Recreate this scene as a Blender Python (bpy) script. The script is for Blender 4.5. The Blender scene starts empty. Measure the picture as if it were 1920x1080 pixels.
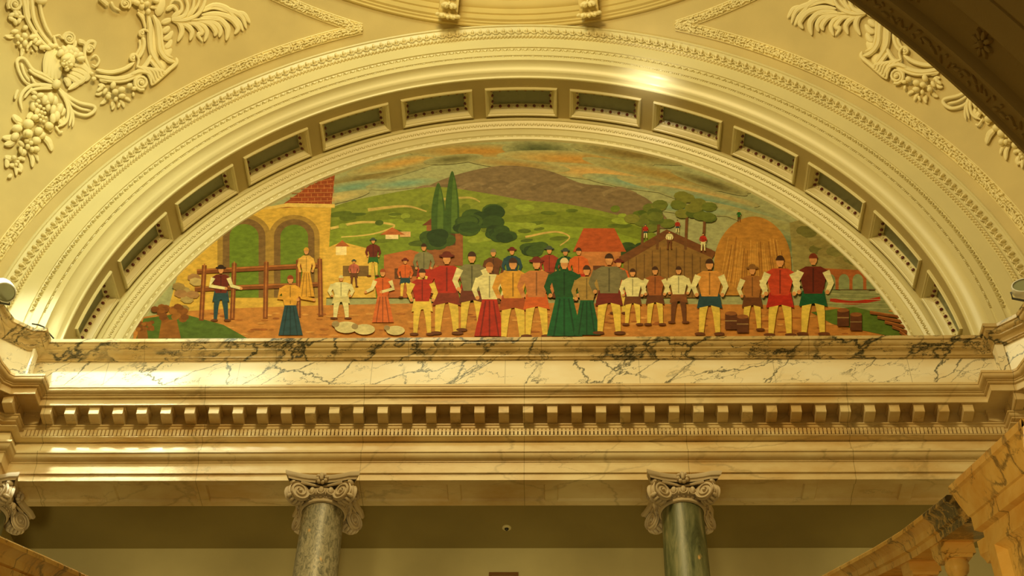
import bpy, math, random
from math import sin, cos, pi, radians, atan2, sqrt, hypot
from mathutils import Vector, Matrix
random.seed(7)
S = bpy.context.scene
COL = S.collection

# ---------------------------------------------------------------- camera
F_PX, PITCH, YAW, ROLL = 2800.0, 0.78717, -0.03488, 0.01946
CF = Vector((sin(YAW)*cos(PITCH), cos(YAW)*cos(PITCH), sin(PITCH)))
_R0 = Vector((cos(YAW), -sin(YAW), 0)); _U0 = _R0.cross(CF)
CR = _R0*cos(ROLL) + _U0*sin(ROLL); CU = -_R0*sin(ROLL) + _U0*cos(ROLL)
cam = bpy.data.cameras.new('camera'); camo = bpy.data.objects.new('camera', cam); COL.objects.link(camo)
cam.sensor_width = 36; cam.lens = 36*F_PX/1920; cam.clip_end = 200; cam.clip_start = .05
camo.matrix_world = Matrix((CR, CU, -CF)).transposed().to_4x4()
S.camera = camo

def ray(x, y):
    return CF + CR*((x-960)/F_PX) - CU*((y-540)/F_PX)
def at(x, y, Y=None, Z=None, X=None):
    d = ray(x, y)
    return d*((Y/d.y) if Y is not None else (Z/d.z) if Z is not None else (X/d.x))

# ---------------------------------------------------------------- key dimensions
X0, ZC = -0.454, 12.868            # axis of the arch and its centre height
XM = -0.467
YA = 13.84                         # plane of the archivolt
RA = 6.92
SC = Vector((X0, YA-6.9, ZC)); SR = hypot(6.9, RA)   # the sphere of the pendentives

# ---------------------------------------------------------------- helpers
def tag(o, label=None, cat=None, group=None, kind=None):
    if label: o['label'] = label
    if cat: o['category'] = cat
    if group: o['group'] = group
    if kind: o['kind'] = kind
    return o
def empty(name, loc=(0, 0, 0)):
    o = bpy.data.objects.new(name, None); COL.objects.link(o); o.location = loc; o.empty_display_size = .1
    return o
class MB:
    def __init__(s): s.v = []; s.f = []; s.m = []; s.c = []
    def add(s, vs, fs, mi=0, col=None):
        b = len(s.v); s.v += [tuple(v) for v in vs]
        s.f += [tuple(b+i for i in f) for f in fs]; s.m += [mi]*len(fs)
        if col: s.c += [col]*len(fs)
        return s
    def box(s, a, b, mi=0):
        x0, y0, z0 = a; x1, y1, z1 = b
        vs = [(x0,y0,z0),(x1,y0,z0),(x1,y1,z0),(x0,y1,z0),(x0,y0,z1),(x1,y0,z1),(x1,y1,z1),(x0,y1,z1)]
        return s.add(vs, [(0,3,2,1),(4,5,6,7),(0,1,5,4),(1,2,6,5),(2,3,7,6),(3,0,4,7)], mi)
    def grid(s, rows, closed_u=False, closed_v=False, mi=0):
        n = len(rows); m = len(rows[0]); vs = [p for r in rows for p in r]; fs = []
        for i in range(n if closed_u else n-1):
            for j in range(m if closed_v else m-1):
                a = i*m+j; b = i*m+(j+1) % m; c = ((i+1) % n)*m+(j+1) % m; d = ((i+1) % n)*m+j
                fs.append((a, b, c, d))
        return s.add(vs, fs, mi)
    def ell(s, c, ax, ay, az, nu=8, nv=5, mi=0):      # ellipsoid with three half-axis vectors
        c = Vector(c); ax = Vector(ax); ay = Vector(ay); az = Vector(az)
        vs = [c+az]; fs = []
        for i in range(1, nv):
            t = pi*i/nv
            for j in range(nu):
                p = 2*pi*j/nu; vs.append(c+ax*(sin(t)*cos(p))+ay*(sin(t)*sin(p))+az*cos(t))
        vs.append(c-az)
        for j in range(nu):
            fs.append((0, 1+j, 1+(j+1) % nu))
            for i in range(nv-2):
                a = 1+i*nu+j; b = 1+i*nu+(j+1) % nu
                fs.append((a, a+nu, b+nu, b))
            fs.append((1+(nv-2)*nu+j, len(vs)-1, 1+(nv-2)*nu+(j+1) % nu))
        return s.add(vs, fs, mi)
    def tube(s, pts, rad, n=7, flat=None, nrm=None, cap=True):
        pts = [Vector(p) for p in pts]; k = len(pts); rows = []
        for i, p in enumerate(pts):
            t = (pts[min(i+1, k-1)]-pts[max(i-1, 0)]).normalized()
            r = rad(i/(k-1)) if callable(rad) else rad
            up = Vector(nrm(p) if callable(nrm) else (nrm or (0, 0, 1)))
            side = t.cross(up)
            if side.length < 1e-4: side = t.cross(Vector((1, 0, 0)))
            side.normalize(); up = side.cross(t).normalized()
            fl = flat or 1.0
            rows.append([p+side*(r*cos(2*pi*j/n))+up*(r*fl*sin(2*pi*j/n)) for j in range(n)])
        s.grid(rows, closed_v=True)
        if cap:
            b = len(s.v)-k*n
            s.f.append(tuple(b+j for j in range(n))[::-1]); s.m.append(0)
            b = len(s.v)-n
            s.f.append(tuple(b+j for j in range(n))); s.m.append(0)
        return s
    def lathe(s, prof, c, n=24, a0=0, a1=2*pi):
        c = Vector(c); full = abs(a1-a0-2*pi) < 1e-6; m = n if full else n+1
        rows = [[c+Vector((r*cos(a0+(a1-a0)*j/n), r*sin(a0+(a1-a0)*j/n), z)) for j in range(m)] for r, z in prof]
        return s.grid(rows, closed_v=full)
    def build(s, name, mat, parent=None, smooth=True, loc=None, auto=35):
        me = bpy.data.meshes.new(name)
        L = Vector(loc) if loc is not None else Vector((0, 0, 0))
        me.from_pydata([tuple(Vector(v)-L) for v in s.v], [], s.f)
        if s.c:
            ca = me.color_attributes.new('paint', 'FLOAT_COLOR', 'CORNER')
            for p in me.polygons:
                for li in p.loop_indices: ca.data[li].color = (*s.c[p.index], 1)
        me.validate()
        mats = mat if isinstance(mat, (list, tuple)) else [mat]
        for m_ in mats: me.materials.append(m_)
        if len(mats) > 1 and len(me.polygons) == len(s.m): me.polygons.foreach_set('material_index', s.m)
        if smooth:
            me.polygons.foreach_set('use_smooth', [True]*len(me.polygons))
            try: me.set_sharp_from_angle(angle=radians(auto))
            except Exception: pass
        me.update()
        o = bpy.data.objects.new(name, me); COL.objects.link(o)
        if parent is not None:
            o.parent = parent; o.location = L - world_loc(parent)
        else: o.location = L
        return o
def world_loc(o):
    l = Vector(o.location)
    while o.parent: o = o.parent; l += Vector(o.location)
    return l
def copy_tree(o, parent=None):
    c = o.copy(); COL.objects.link(c)
    if parent is not None: c.parent = parent
    for ch in list(o.children): copy_tree(ch, c)
    return c
def struct(o): o['kind'] = 'structure'; return o

# ---------------------------------------------------------------- materials
def lin(c):
    return tuple(((v/255)/12.92 if v/255 <= .04045 else ((v/255+.055)/1.055)**2.4) for v in c)
class NT:
    def __init__(s, name):
        s.mat = bpy.data.materials.new(name); s.mat.use_nodes = True; s.t = s.mat.node_tree
        s.b = s.t.nodes['Principled BSDF']
    def n(s, ty, **kw):
        nd = s.t.nodes.new(ty)
        for k, v in kw.items():
            if k.startswith('i_'):
                key = k[2:]; key = int(key) if key.isdigit() else key.replace('_', ' ')
                nd.inputs[key].default_value = v
            else: setattr(nd, k, v)
        return nd
    def l(s, a, b): s.t.links.new(a, b)
    def pos(s, scale=(1, 1, 1), rot=(0, 0, 0)):
        g = s.n('ShaderNodeNewGeometry'); m = s.n('ShaderNodeMapping')
        m.inputs['Scale'].default_value = scale; m.inputs['Rotation'].default_value = rot
        s.l(g.outputs['Position'], m.inputs['Vector']); return m.outputs[0]
    def ramp(s, fac, stops):
        r = s.n('ShaderNodeValToRGB'); e = r.color_ramp.elements
        while len(e) < len(stops): e.new(.5)
        for k, (p, c) in enumerate(stops): e[k].position = p; e[k].color = (*c, 1) if len(c) == 3 else c
        s.l(fac, r.inputs[0]); return r.outputs[0]
    def mix(s, f, a, b, mode='MIX'):
        m = s.n('ShaderNodeMix', data_type='RGBA', blend_type=mode)
        for sock, v in ((m.inputs[0], f), (m.inputs[6], a), (m.inputs[7], b)):
            if hasattr(v, 'is_linked') or hasattr(v, 'links'): s.l(v, sock)
            elif isinstance(v, (int, float)): sock.default_value = v
            else: sock.default_value = (*v, 1)
        return m.outputs[2]
    def bump(s, h, st, dist=.01):
        b = s.n('ShaderNodeBump'); b.inputs['Strength'].default_value = st; b.inputs['Distance'].default_value = dist
        s.l(h, b.inputs['Height']); s.l(b.outputs[0], s.b.inputs['Normal'])
def plaster(name, c, rough=.55, var=.06, bump=.25, spec=.3):
    m = NT(name); p = m.pos()
    n1 = m.n('ShaderNodeTexNoise', i_Scale=1.3, i_Detail=5.0); m.l(p, n1.inputs['Vector'])
    a = tuple(v*(1-var) for v in c); b = tuple(min(1, v*(1+var)) for v in c)
    m.l(m.ramp(n1.outputs[0], [(.35, a), (.65, b)]), m.b.inputs['Base Color'])
    n2 = m.n('ShaderNodeTexNoise', i_Scale=60.0, i_Detail=3.0); m.l(p, n2.inputs['Vector'])
    m.bump(n2.outputs[0], bump, .003)
    m.b.inputs['Roughness'].default_value = rough; m.b.inputs['Specular IOR Level'].default_value = spec
    return m.mat
def marble(name, base, base2, vein, vscale=1.6, vwidth=.02, amount=1.0, rough=.3, joints=None, jz=None, joff=0.0, angle=35, cloud=1.0, stretch=2.2, thr=.44):
    m = NT(name); p = m.pos()
    nb = m.n('ShaderNodeTexNoise', i_Scale=cloud, i_Detail=6.0, i_Roughness=.6); m.l(m.pos((.7, 1, 1.6)), nb.inputs['Vector'])
    col = m.ramp(nb.outputs[0], [(.34, base2), (.6, base)])
    def veins(sc, width, seed, ang, thr):
        pp = m.pos((1, 1, 1), (0, radians(ang), 0))
        q = m.n('ShaderNodeMapping'); q.inputs['Scale'].default_value = (1/stretch, 1, 1); q.inputs['Location'].default_value = (seed, seed*.7, seed*1.3)
        m.l(pp, q.inputs['Vector'])
        dn = m.n('ShaderNodeTexNoise', i_Scale=sc*1.6, i_Detail=6.0, i_Roughness=.62); m.l(q.outputs[0], dn.inputs['Vector'])
        add = m.n('ShaderNodeMix', data_type='VECTOR'); add.inputs[0].default_value = .28
        m.l(q.outputs[0], add.inputs[4]); m.l(dn.outputs[1], add.inputs[5])
        vo = m.n('ShaderNodeTexVoronoi', feature='DISTANCE_TO_EDGE', i_Scale=sc); m.l(add.outputs[1], vo.inputs['Vector'])
        line = m.ramp(vo.outputs[0], [(0, (1, 1, 1)), (width*.4, (.7, .7, .7)), (width, (0, 0, 0))])
        gate = m.n('ShaderNodeTexNoise', i_Scale=sc*.8, i_Detail=3.0); m.l(q.outputs[0], gate.inputs['Vector'])
        g = m.ramp(gate.outputs[0], [(thr, (0, 0, 0)), (thr+.12, (1, 1, 1))])
        return m.mix(1.0, line, g, 'MULTIPLY')
    v1 = veins(vscale, vwidth, 3.1, angle, thr); v2 = veins(vscale*2.3, vwidth*1.3, 9.7, angle-14, thr+.06); v3 = veins(vscale*.8, vwidth*.8, 17.3, angle+22, thr)
    vv = m.mix(1.0, m.mix(1.0, v1, v2, 'LIGHTEN'), v3, 'LIGHTEN')
    sc = m.n('ShaderNodeMath', operation='MULTIPLY'); sc.inputs[1].default_value = amount; m.l(vv, sc.inputs[0])
    col = m.mix(sc.outputs[0], col, vein)
    if joints:
        g = m.n('ShaderNodeNewGeometry'); sx = m.n('ShaderNodeSeparateXYZ'); m.l(g.outputs['Position'], sx.inputs[0])
        a = m.n('ShaderNodeMath', operation='ADD'); a.inputs[1].default_value = 50*joints+joff; m.l(sx.outputs[0], a.inputs[0])
        md = m.n('ShaderNodeMath', operation='MODULO'); md.inputs[1].default_value = joints; m.l(a.outputs[0], md.inputs[0])
        lt = m.n('ShaderNodeMath', operation='LESS_THAN'); lt.inputs[1].default_value = .008; m.l(md.outputs[0], lt.inputs[0])
        k = m.n('ShaderNodeMath', operation='MULTIPLY'); k.inputs[1].default_value = .6; m.l(lt.outputs[0], k.inputs[0])
        col = m.mix(k.outputs[0], col, tuple(v*.35 for v in base2))
    m.l(col, m.b.inputs['Base Color']); m.b.inputs['Roughness'].default_value = rough
    m.b.inputs['Specular IOR Level'].default_value = .35
    nf = m.n('ShaderNodeTexNoise', i_Scale=25.0, i_Detail=4.0); m.l(p, nf.inputs['Vector']); m.bump(nf.outputs[0], .12, .004)
    return m.mat
M_wall = plaster('pendentive_plaster', (.66, .54, .25), .6)
M_cream = plaster('cream_plaster', (.86, .77, .46), .5)
M_arch = plaster('arch_paint', (.74, .67, .38), .35, .03, .1, .5)
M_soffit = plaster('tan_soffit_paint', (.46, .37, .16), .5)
M_orn = plaster('ornament_plaster', (.90, .80, .46), .5)
M_drum = plaster('drum_plaster', (.66, .52, .20), .6)
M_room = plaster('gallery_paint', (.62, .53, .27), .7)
M_ceil = plaster('shaded_gallery_ceiling', (.27, .21, .07), .7)  # darker than the gallery walls to put the ceiling's shade into its colour
M_frieze = marble('veined_white_marble', (.88, .81, .62), (.82, .70, .46), (.07, .075, .055), 1.9, .014, .95, .25, joints=1.66, joff=.55, cloud=1.6, angle=33, thr=.36)
M_ledge = marble('dark_veined_ledge_marble', (.64, .50, .26), (.50, .35, .14), (.025, .03, .018), 3.2, .05, 1.0, .25, joints=1.66, joff=.1, cloud=2.4, angle=24, thr=.42)
M_ent = marble('honey_marble', (.80, .66, .38), (.62, .42, .17), (.28, .20, .09), 1.1, .012, .4, .4, joints=1.9, joff=.3, cloud=1.3, angle=15)
M_rail = marble('orange_marble', (.80, .50, .13), (.66, .33, .05), (.05, .025, .01), 2.6, .03, .75, .25, cloud=3.0, angle=50)
M_blackmarble = marble('black_streaked_marble', (.10, .07, .03), (.025, .02, .01), (.62, .38, .10), 4.0, .05, .8, .25, cloud=7.0, angle=40, thr=.40)
M_cap = plaster('carved_stone', (.60, .48, .31), .6, .08, .3)
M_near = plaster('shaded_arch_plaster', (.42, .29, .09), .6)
def green_marble(name='green_column_marble', cs=((.035,.042,.015), (.10,.11,.045), (.16,.165,.075), (.27,.24,.12), (.09,.10,.04)), zf=.9, sc=1.3):
    m = NT(name)
    q = m.pos((5, 5, zf))
    n = m.n('ShaderNodeTexNoise', i_Scale=sc, i_Detail=9.0, i_Roughness=.68, i_Distortion=1.6); m.l(q, n.inputs['Vector'])
    c = m.ramp(n.outputs[0], [(.3, cs[0]), (.44, cs[1]), (.54, cs[2]), (.66, cs[3]), (.78, cs[4])])
    n2 = m.n('ShaderNodeTexNoise', i_Scale=3.2, i_Detail=3.0); m.l(m.pos((1, 1, .8)), n2.inputs['Vector'])
    k = m.ramp(n2.outputs[0], [(.66, (0, 0, 0)), (.69, (1, 1, 1))])
    c = m.mix(k, c, (.60, .36, .13))
    m.l(c, m.b.inputs['Base Color']); m.b.inputs['Roughness'].default_value = .42
    return m.mat
M_green = green_marble()
M_brown = green_marble('brown_grey_column_marble', ((.06,.06,.035), (.17,.15,.09), (.30,.26,.16), (.38,.32,.21), (.20,.17,.10)), 2.2, 4.5)
def simple(name, c, rough=.5, metal=0, spec=.5):
    m = NT(name); p = m.pos(); n1 = m.n('ShaderNodeTexNoise', i_Scale=14.0, i_Detail=3.0); m.l(p, n1.inputs['Vector'])
    m.l(m.ramp(n1.outputs[0], [(.3, tuple(v*.93 for v in c)), (.7, c)]), m.b.inputs['Base Color'])
    m.b.inputs['Roughness'].default_value = rough; m.b.inputs['Metallic'].default_value = metal; m.b.inputs['Specular IOR Level'].default_value = spec
    return m.mat
M_pane = simple('grey_coffer_glass', (.24, .26, .16), .3)
M_bulb = simple('ruby_bulb_glass', (.13, .014, .008), .12, 0, .9)
M_white = simple('white_enamel', (.85, .87, .82), .35)
M_lens = simple('lamp_glass', (.30, .33, .20), .15)
M_steel = simple('dark_steel', (.05, .05, .04), .4, .6)
M_floor = simple('pale_stone_floor', (.5, .42, .28), .4)

# ---------------------------------------------------------------- sweep a moulding profile along a plan path
WL = [(-6.93, 6.0), (-6.93, 12.3), (-6.90, 12.95), (-6.80, 13.33), (-6.50, 13.575), (-6.45, 13.575), (-6.45, 13.785)]
PATH = WL + [(2*XM-x, y) for x, y in reversed(WL)]
def miters(path):
    out = []
    for i in range(len(path)):
        ns = []
        for a, b in ((i-1, i), (i, i+1)):
            if a < 0 or b >= len(path): continue
            dx = path[b][0]-path[a][0]; dy = path[b][1]-path[a][1]; L = hypot(dx, dy); ns.append((dy/L, -dx/L))
        if len(ns) == 1: out.append(ns[0]); continue
        mx = ns[0][0]+ns[1][0]; my = ns[0][1]+ns[1][1]; d = 1+ns[0][0]*ns[1][0]+ns[0][1]*ns[1][1]
        out.append((mx/d, my/d))
    return out
MIT = miters(PATH)
def sweep(mb, prof, path=PATH, mit=None):
    mit = mit or MIT
    # split long front run for nicer shading
    rows = [[(p[0]+m[0]*o, p[1]+m[1]*o, z) for p, m in zip(path, mit)] for o, z in prof]
    return mb.grid(rows)
def arc(o0, z0, o1, z1, bulge, n=6):       # a curved piece of profile
    pts = []
    for i in range(n+1):
        t = i/n; dx, dz = o1-o0, z1-z0; L = hypot(dx, dz)
        b = bulge*4*t*(1-t); pts.append((o0+dx*t+dz/L*b*-1, z0+dz*t+dx/L*b))
    return pts
YW = 13.785
def o_(Y): return YW-Y

# attic: ledge (surbase), veined frieze wall
mb = MB(); sweep(mb, [(-.5, 12.787), (.185, 12.787), (.185, 12.735), (.165, 12.735)] + arc(.165, 12.725, .12, 12.672, .012) + [(.12, 12.655)] + arc(.115, 12.65, .05, 12.60, -.015) + [(.05, 12.585), (.03, 12.58), (.03, 12.565), (0, 12.565)])
o = mb.build('trim_1', M_ledge); struct(o); o['label'] = 'dark veined marble ledge moulding at the foot of the mural'
mb = MB(); sweep(mb, [(0, 12.60), (0, 11.6)])
o = mb.build('wall_front', M_frieze); struct(o)
# vertical pilaster strips at the corner of the attic wall
for s in (-1, 1):
    mb = MB()
    for (px, py) in ((-6.45, 13.575),):
        x = px if s < 0 else 2*XM-px
        mb.box((min(x-.05*(-s)*-1, x+.02), py-.035, 11.7), (max(x-.05, x+.02)+.03, py+.1, 12.57))
    o = mb.build('trim_2', M_frieze); struct(o)

# main cornice: cymatium and corona
mb = MB(); sweep(mb, [(-.3, 11.78), (.46, 11.755), (.478, 11.752), (.478, 11.72)] + arc(.47, 11.715, .425, 11.655, .016) + [(.425, 11.645), (.41, 11.64), (.41, 11.62), (.385, 11.615), (.385, 11.520), (.375, 11.515), (.36, 11.56), (.145, 11.56)])
corn = mb.build('trim_3', M_ent); struct(corn); corn['label'] = 'honey marble cornice shelf carrying the attic wall'
# modillion brackets hung under the corona
def modillion():
    m = MB(); w = .060; n = 8
    prof = [(-.355, 11.56), (-.355, 11.412)]
    for i in range(n+1):
        t = i/n; prof.append((-.350+.20*t, 11.405-.020*t-.008*sin(pi*t)))
    prof += [(-.145, 11.56)]
    a = [(-w, y, z) for y, z in prof]; b = [(w, y, z) for y, z in prof]; k = len(prof)
    m.add(a+b, [tuple(range(k))[::-1], tuple(range(k, 2*k))]+[(i, i+1, k+i+1, k+i) for i in range(k-1)])
    # crowning fillet of the bracket
    m.box((-w-.010, -.366, 11.515), (w+.010, -.15, 11.56))
    return m
mo = modillion().build('modillion', M_ent, corn, smooth=False)
xs = [at(x, 770, Y=YW-.35).x for x in range(661, 710, 48)]
step = 0.2862; xstart = at(661+11, 770, Y=YW-.355).x
k0 = -13
first = True
for k in range(-14, 26):
    x = xstart + k*step
    if x < -6.45+.36+.05 or x > 2*XM+6.45-.36-.05: continue
    q = mo if first else mo.copy()
    if not first: COL.objects.link(q)
    q.location = (x, YW, 0); first = False
# side modillions on the returns (facing along X) and on the projecting blocks
for s in (-1, 1):
    for (x, y, a) in ((-6.45, 13.65, 90), (-6.38, 13.575, 0), (-6.93, 12.6, 90), (-6.93, 12.3, 90)):
        q = mo.copy(); COL.objects.link(q)
        if s < 0: q.location = (x, y, 0); q.rotation_euler.z = radians(a)
        else: q.location = (2*XM-x, y, 0); q.rotation_euler.z = radians(-a)

# soffit panels between modillions are closed by the bed moulding
mb = MB(); sweep(mb, [(.145, 11.56), (.145, 11.385), (.19, 11.38), (.19, 11.365), (.175, 11.36)] + arc(.175, 11.355, .15, 11.315, .01) + [(.15, 11.295), (.06, 11.295), (.06, 11.205), (.20, 11.195), (.20, 11.185), (.175, 11.17), (.15, 11.165), (.12, 11.165)])
bed = mb.build('trim_4', M_ent); struct(bed); bed['label'] = 'bed moulding with a row of small dentils'
dx = .0470; dw = .033
X_L, X_R = -6.45+.21, 2*XM+6.45-.21
xs = []
x = X_L
while x < X_R: xs.append(x); x += dx
order = sorted(xs, key=lambda v: abs(v-XM))
dm = MB().box((0, -.197, 11.205), (dw, -.055, 11.296)).build('dentil', M_ent, bed, smooth=False)
first = True
for x in order[:100]:
    q = dm if first else dm.copy()
    if not first: COL.objects.link(q)
    first = False; q.location = (x, YW, 0)
mb = MB()
for x in order[100:]: mb.box((x, YW-.197, 11.205), (x+dw, YW-.055, 11.296))
for s in (-1, 1):
    for yy in [13.62+.047*i for i in range(3)]:
        xx = -6.45+.13
        a, b = (xx, xx+.067) if s < 0 else (2*XM-xx-.067, 2*XM-xx)
        mb.box((a, yy, 11.205), (b, yy+dw, 11.293))
q = mb.build('dentils', M_ent, bed, smooth=False); q['kind'] = 'stuff'

# pulvinated frieze, architrave
mb = MB(); sweep(mb, [(.12, 11.22)] + arc(.105, 11.20, .15, 10.985, .008, 10) + [(.12, 10.975)])
o = mb.build('trim_5', M_ent); struct(o); o['label'] = 'plain convex marble frieze below the dentils'
BE = -.378
mb = MB(); sweep(mb, [(.10, 10.985), (.205, 10.975), (.205, 10.945), (.195, 10.94)] + arc(.19, 10.935, .135, 10.865, .016) + [(.135, 10.85), (.125, 10.845), (.125, 10.70), (.105, 10.695), (.105, 10.607)])
# underside with three sunk panels per bay and the back face
pth = [(x, y) for x, y in PATH if y > 13.5]
arcb = mb.build('trim_6', M_ent); struct(arcb); arcb['label'] = 'three stepped marble architrave resting on the columns'
mb = MB()
zs = 10.607; yf = YW-.105; yb = 14.165; xl, xr = -7.2, 2*XM+7.2
cols = [-6.60, -2.61, 1.515, 5.6]
rects = []
for a, b in zip(cols[:-1], cols[1:]):
    L = b-a-.75; p0 = a+.375
    for i in range(3): rects.append((p0+L*i/3+.07, p0+L*(i+1)/3-.07))
xe = sorted([xl, xr]+[v for r in rects for v in r]); y1, y2 = yf+.085, yb-.085
for a, b in zip(xe[:-1], xe[1:]):
    if (a, b) in rects:
        mb.add([(a, yf, zs), (b, yf, zs), (b, y1, zs), (a, y1, zs)], [(0, 3, 2, 1)]); mb.add([(a, y2, zs), (b, y2, zs), (b, yb, zs), (a, yb, zs)], [(0, 3, 2, 1)])
        d = .03; zz = zs+d; e = .015
        mb.add([(a, y1, zs), (b, y1, zs), (b, y2, zs), (a, y2, zs), (a+e, y1+e, zz), (b-e, y1+e, zz), (b-e, y2-e, zz), (a+e, y2-e, zz)], [(0, 1, 5, 4), (1, 2, 6, 5), (2, 3, 7, 6), (3, 0, 4, 7), (4, 5, 6, 7)])
    else: mb.add([(a, yf, zs), (b, yf, zs), (b, yb, zs), (a, yb, zs)], [(0, 3, 2, 1)])
mb.add([(xl, yb, zs), (xr, yb, zs), (xr, yb, 11.3), (xl, yb, 11.3)], [(0, 1, 2, 3)])
o = mb.build('trim_7', M_ent, smooth=False); struct(o); o['label'] = 'panelled underside of the architrave'

# gallery room behind the columns
YB = 16.0
mb = MB().box((-9.5, YB, 3), (8.6, YB+.2, 11.6)); o = mb.build('wall_back', M_room, smooth=False); struct(o)
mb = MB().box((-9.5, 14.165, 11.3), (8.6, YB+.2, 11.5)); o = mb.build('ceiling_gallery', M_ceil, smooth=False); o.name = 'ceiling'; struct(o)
mb = MB().box((-7.3, 13.79, 3), (-6.95, YB, 11.3)); 
mb.box((2*XM+6.95, 13.79, 3), (2*XM+7.3, YB, 11.3)); o = mb.build('wall_gallery_ends', M_room, smooth=False); struct(o)
# side walls below and behind the entablature
for s, nm in ((-1, 'wall_left'), (1, 'wall_right')):
    xa = -7.0 if s < 0 else 2*XM+7.0
    mb = MB().box((min(xa, xa+s*.2), 6.0, -1.6), (max(xa, xa+s*.2), 13.1, 10.6)); o = mb.build(nm, M_room, smooth=False); struct(o)
mb = MB().box((-9.5, -4, -1.8), (8.6, 17, -1.6)); o = mb.build('floor', M_floor, smooth=False); struct(o)

# ---------------------------------------------------------------- columns with angular Ionic capitals
def spiral(mb, c, ux, uy, un, R, turns=2.4, r0=.014, n=44, sgn=1):
    pts = []
    for i in range(n+1):
        t = i/n; a = sgn*2*pi*turns*t; rr = R*(1-t)**.85
        pts.append(c+ux*(rr*cos(a))+uy*(rr*sin(a))+un*(.012*t*R/.1))
    mb.tube(pts, lambda t: r0*(1.25-.65*t), 6, nrm=un)
    mb.ell(c+un*.006, ux*R*.2, uy*R*.2, un*R*.22)
def capital(parent, c):
    # c = centre of the top of the shaft; capital height .29
    c = Vector(c); H = .30
    cap = MB(); cap.lathe([(.245, -.03), (.265, -.02), (.270, 0), (.262, .02), (.25, .025), (.245, .045), (.27, .06), (.30, .09), (.305, .13), (.27, .16), (.25, .2)], c, 40)
    co = cap.build('capital', M_cap, parent)
    # abacus with concave sides
    ab = MB(); hw = .43; rows = []
    for (k, z, sc) in ((0, .20, .93), (1, .225, .95), (2, .235, 1.0), (3, .262, 1.03), (4, .285, 1.03), (5, .285, .0)):
        ring = []
        for side in range(4):
            for i in range(10):
                t = i/10*2-1; u = t*hw*.93; v = hw - .10*(1-t*t)
                a = side*pi/2; x = u; y = -v
                ring.append(c+Vector(((x*cos(a)-y*sin(a))*sc, (x*sin(a)+y*cos(a))*sc, z)))
        rows.append(ring)
    ab.grid(rows, closed_v=True); ab.build('abacus', M_cap, co)
    for q in range(4):
        a = pi/4+q*pi/2; d = Vector((cos(a), sin(a), 0)); up = Vector((0, 0, 1)); sd = Vector((-sin(a), cos(a), 0))
        v = MB(); R = .128; cc = c+d*.40+up*.07
        # the two faces of the volute, back to back, with the scroll body between
        for s in (-1, 1):
            w = .062; n_ = (sd*s*.9+d*.25).normalized(); ux = (d - n_*d.dot(n_)).normalized()
            fc = cc+sd*s*w
            v.ell(fc-n_*.012, ux*R, up*R, n_*.02, 20, 6)
            spiral(v, fc+n_*.008, -ux if True else ux, up, n_, R*.86, 2.2, .0115, sgn=-1 if s > 0 else -1)
            # band sweeping up from the volute along the abacus
            pts = [fc+up*R*.95*(1-t)+up*(.095)*t - d*(t*.20) + sd*s*(t*.13) for t in [i/8 for i in range(9)]]
            v.tube(pts, lambda t: .020-.008*t, 6)
        prof = [(R*cos(2*pi*j/18), R*sin(2*pi*j/18)) for j in range(18)]
        rows = [[cc+sd*w_+d*(x*sc)+up*(z*sc) for x, z in prof] for w_, sc in ((-.06, 1), (-.03, .86), (0, .8), (.03, .86), (.06, 1))]
        v.grid(rows, closed_v=True)
        # acanthus leaf on the back of the scroll
        for i in range(5):
            aa = -pi*.75+i*.42
            v.ell(cc+d*(cos(aa)*R*.9)+up*(sin(aa)*R*.95), sd*.05, d*.02, up*.028)
        # small leaf under the corner of the abacus
        v.ell(c+d*.47+up*.185, sd*.045, d*.035, up*.035)
        v.build('volute', M_cap, co)
    orn = MB()
    for q in range(4):
        a = q*pi/2-pi/2; d = Vector((cos(a), sin(a), 0)); sd = Vector((-sin(a), cos(a), 0)); up = Vector((0, 0, 1))
        for j in (-1, 0, 1):     # egg and dart
            a2 = a+j*.36; d2 = Vector((cos(a2), sin(a2), 0)); s2 = Vector((-sin(a2), cos(a2), 0))
            orn.ell(c+d2*.30+up*.105, s2*.034, d2*.035, up*.048)
            orn.tube([c+d2*.31+s2*(.05*cos(t))+up*(.115+.07*sin(t)) for t in [pi+i*pi/10 for i in range(11)]], .009, 5, nrm=d2)
            a3 = a2+.18; d3 = Vector((cos(a3), sin(a3), 0)); s3 = Vector((-sin(a3), cos(a3), 0))
            orn.ell(c+d3*.30+up*.08, s3*.011, d3*.015, up*.045)
        for j in range(7):      # bead and reel
            a2 = a-.6+j*.2; d2 = Vector((cos(a2), sin(a2), 0)); s2 = Vector((-sin(a2), cos(a2), 0))
            orn.ell(c+d2*.262+up*.032, s2*.024, d2*.014, up*.013)
        # flower on the abacus
        fc = c+d*.345+up*.235
        orn.ell(fc+d*.03, sd*.025, d*.03, up*.05)
        for j in range(8):
            t = 2*pi*j/8+.2
            orn.ell(fc+sd*(.052*cos(t))+up*(.055*sin(t)), sd*(.026), d*.028, up*.026)
    orn.build('carved_ornament', M_cap, co)
CT = 10.607-.285
colr = empty('column', (cols[1], 13.922, 3.0))
tag(colr, 'brownish grey mottled marble column with Ionic capital, left of the middle bay', 'column', 'columns under the architrave')
sh = MB(); prof = [(.29, 3.0)] + [(.285-.045*max(0, (z-5)/(CT-5))**1.4, z) for z in [3.2+i*(CT-.03-3.2)/14 for i in range(15)]]
sh.lathe([(r, z) for r, z in prof], (cols[1], 13.922, 0), 40); shaft = sh.build('shaft', M_brown, colr)
capital(colr, (cols[1], 13.922, CT))
c2 = copy_tree(colr); c3 = copy_tree(colr)
for q in list(c2.children)+list(c3.children):
    if q.name.startswith('shaft'): q.data = q.data.copy(); q.data.materials[0] = M_green
c2.location.x = 0; c2.location.x = cols[2]; c2['label'] = 'dark green banded marble column with Ionic capital, right of the middle bay'
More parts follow.
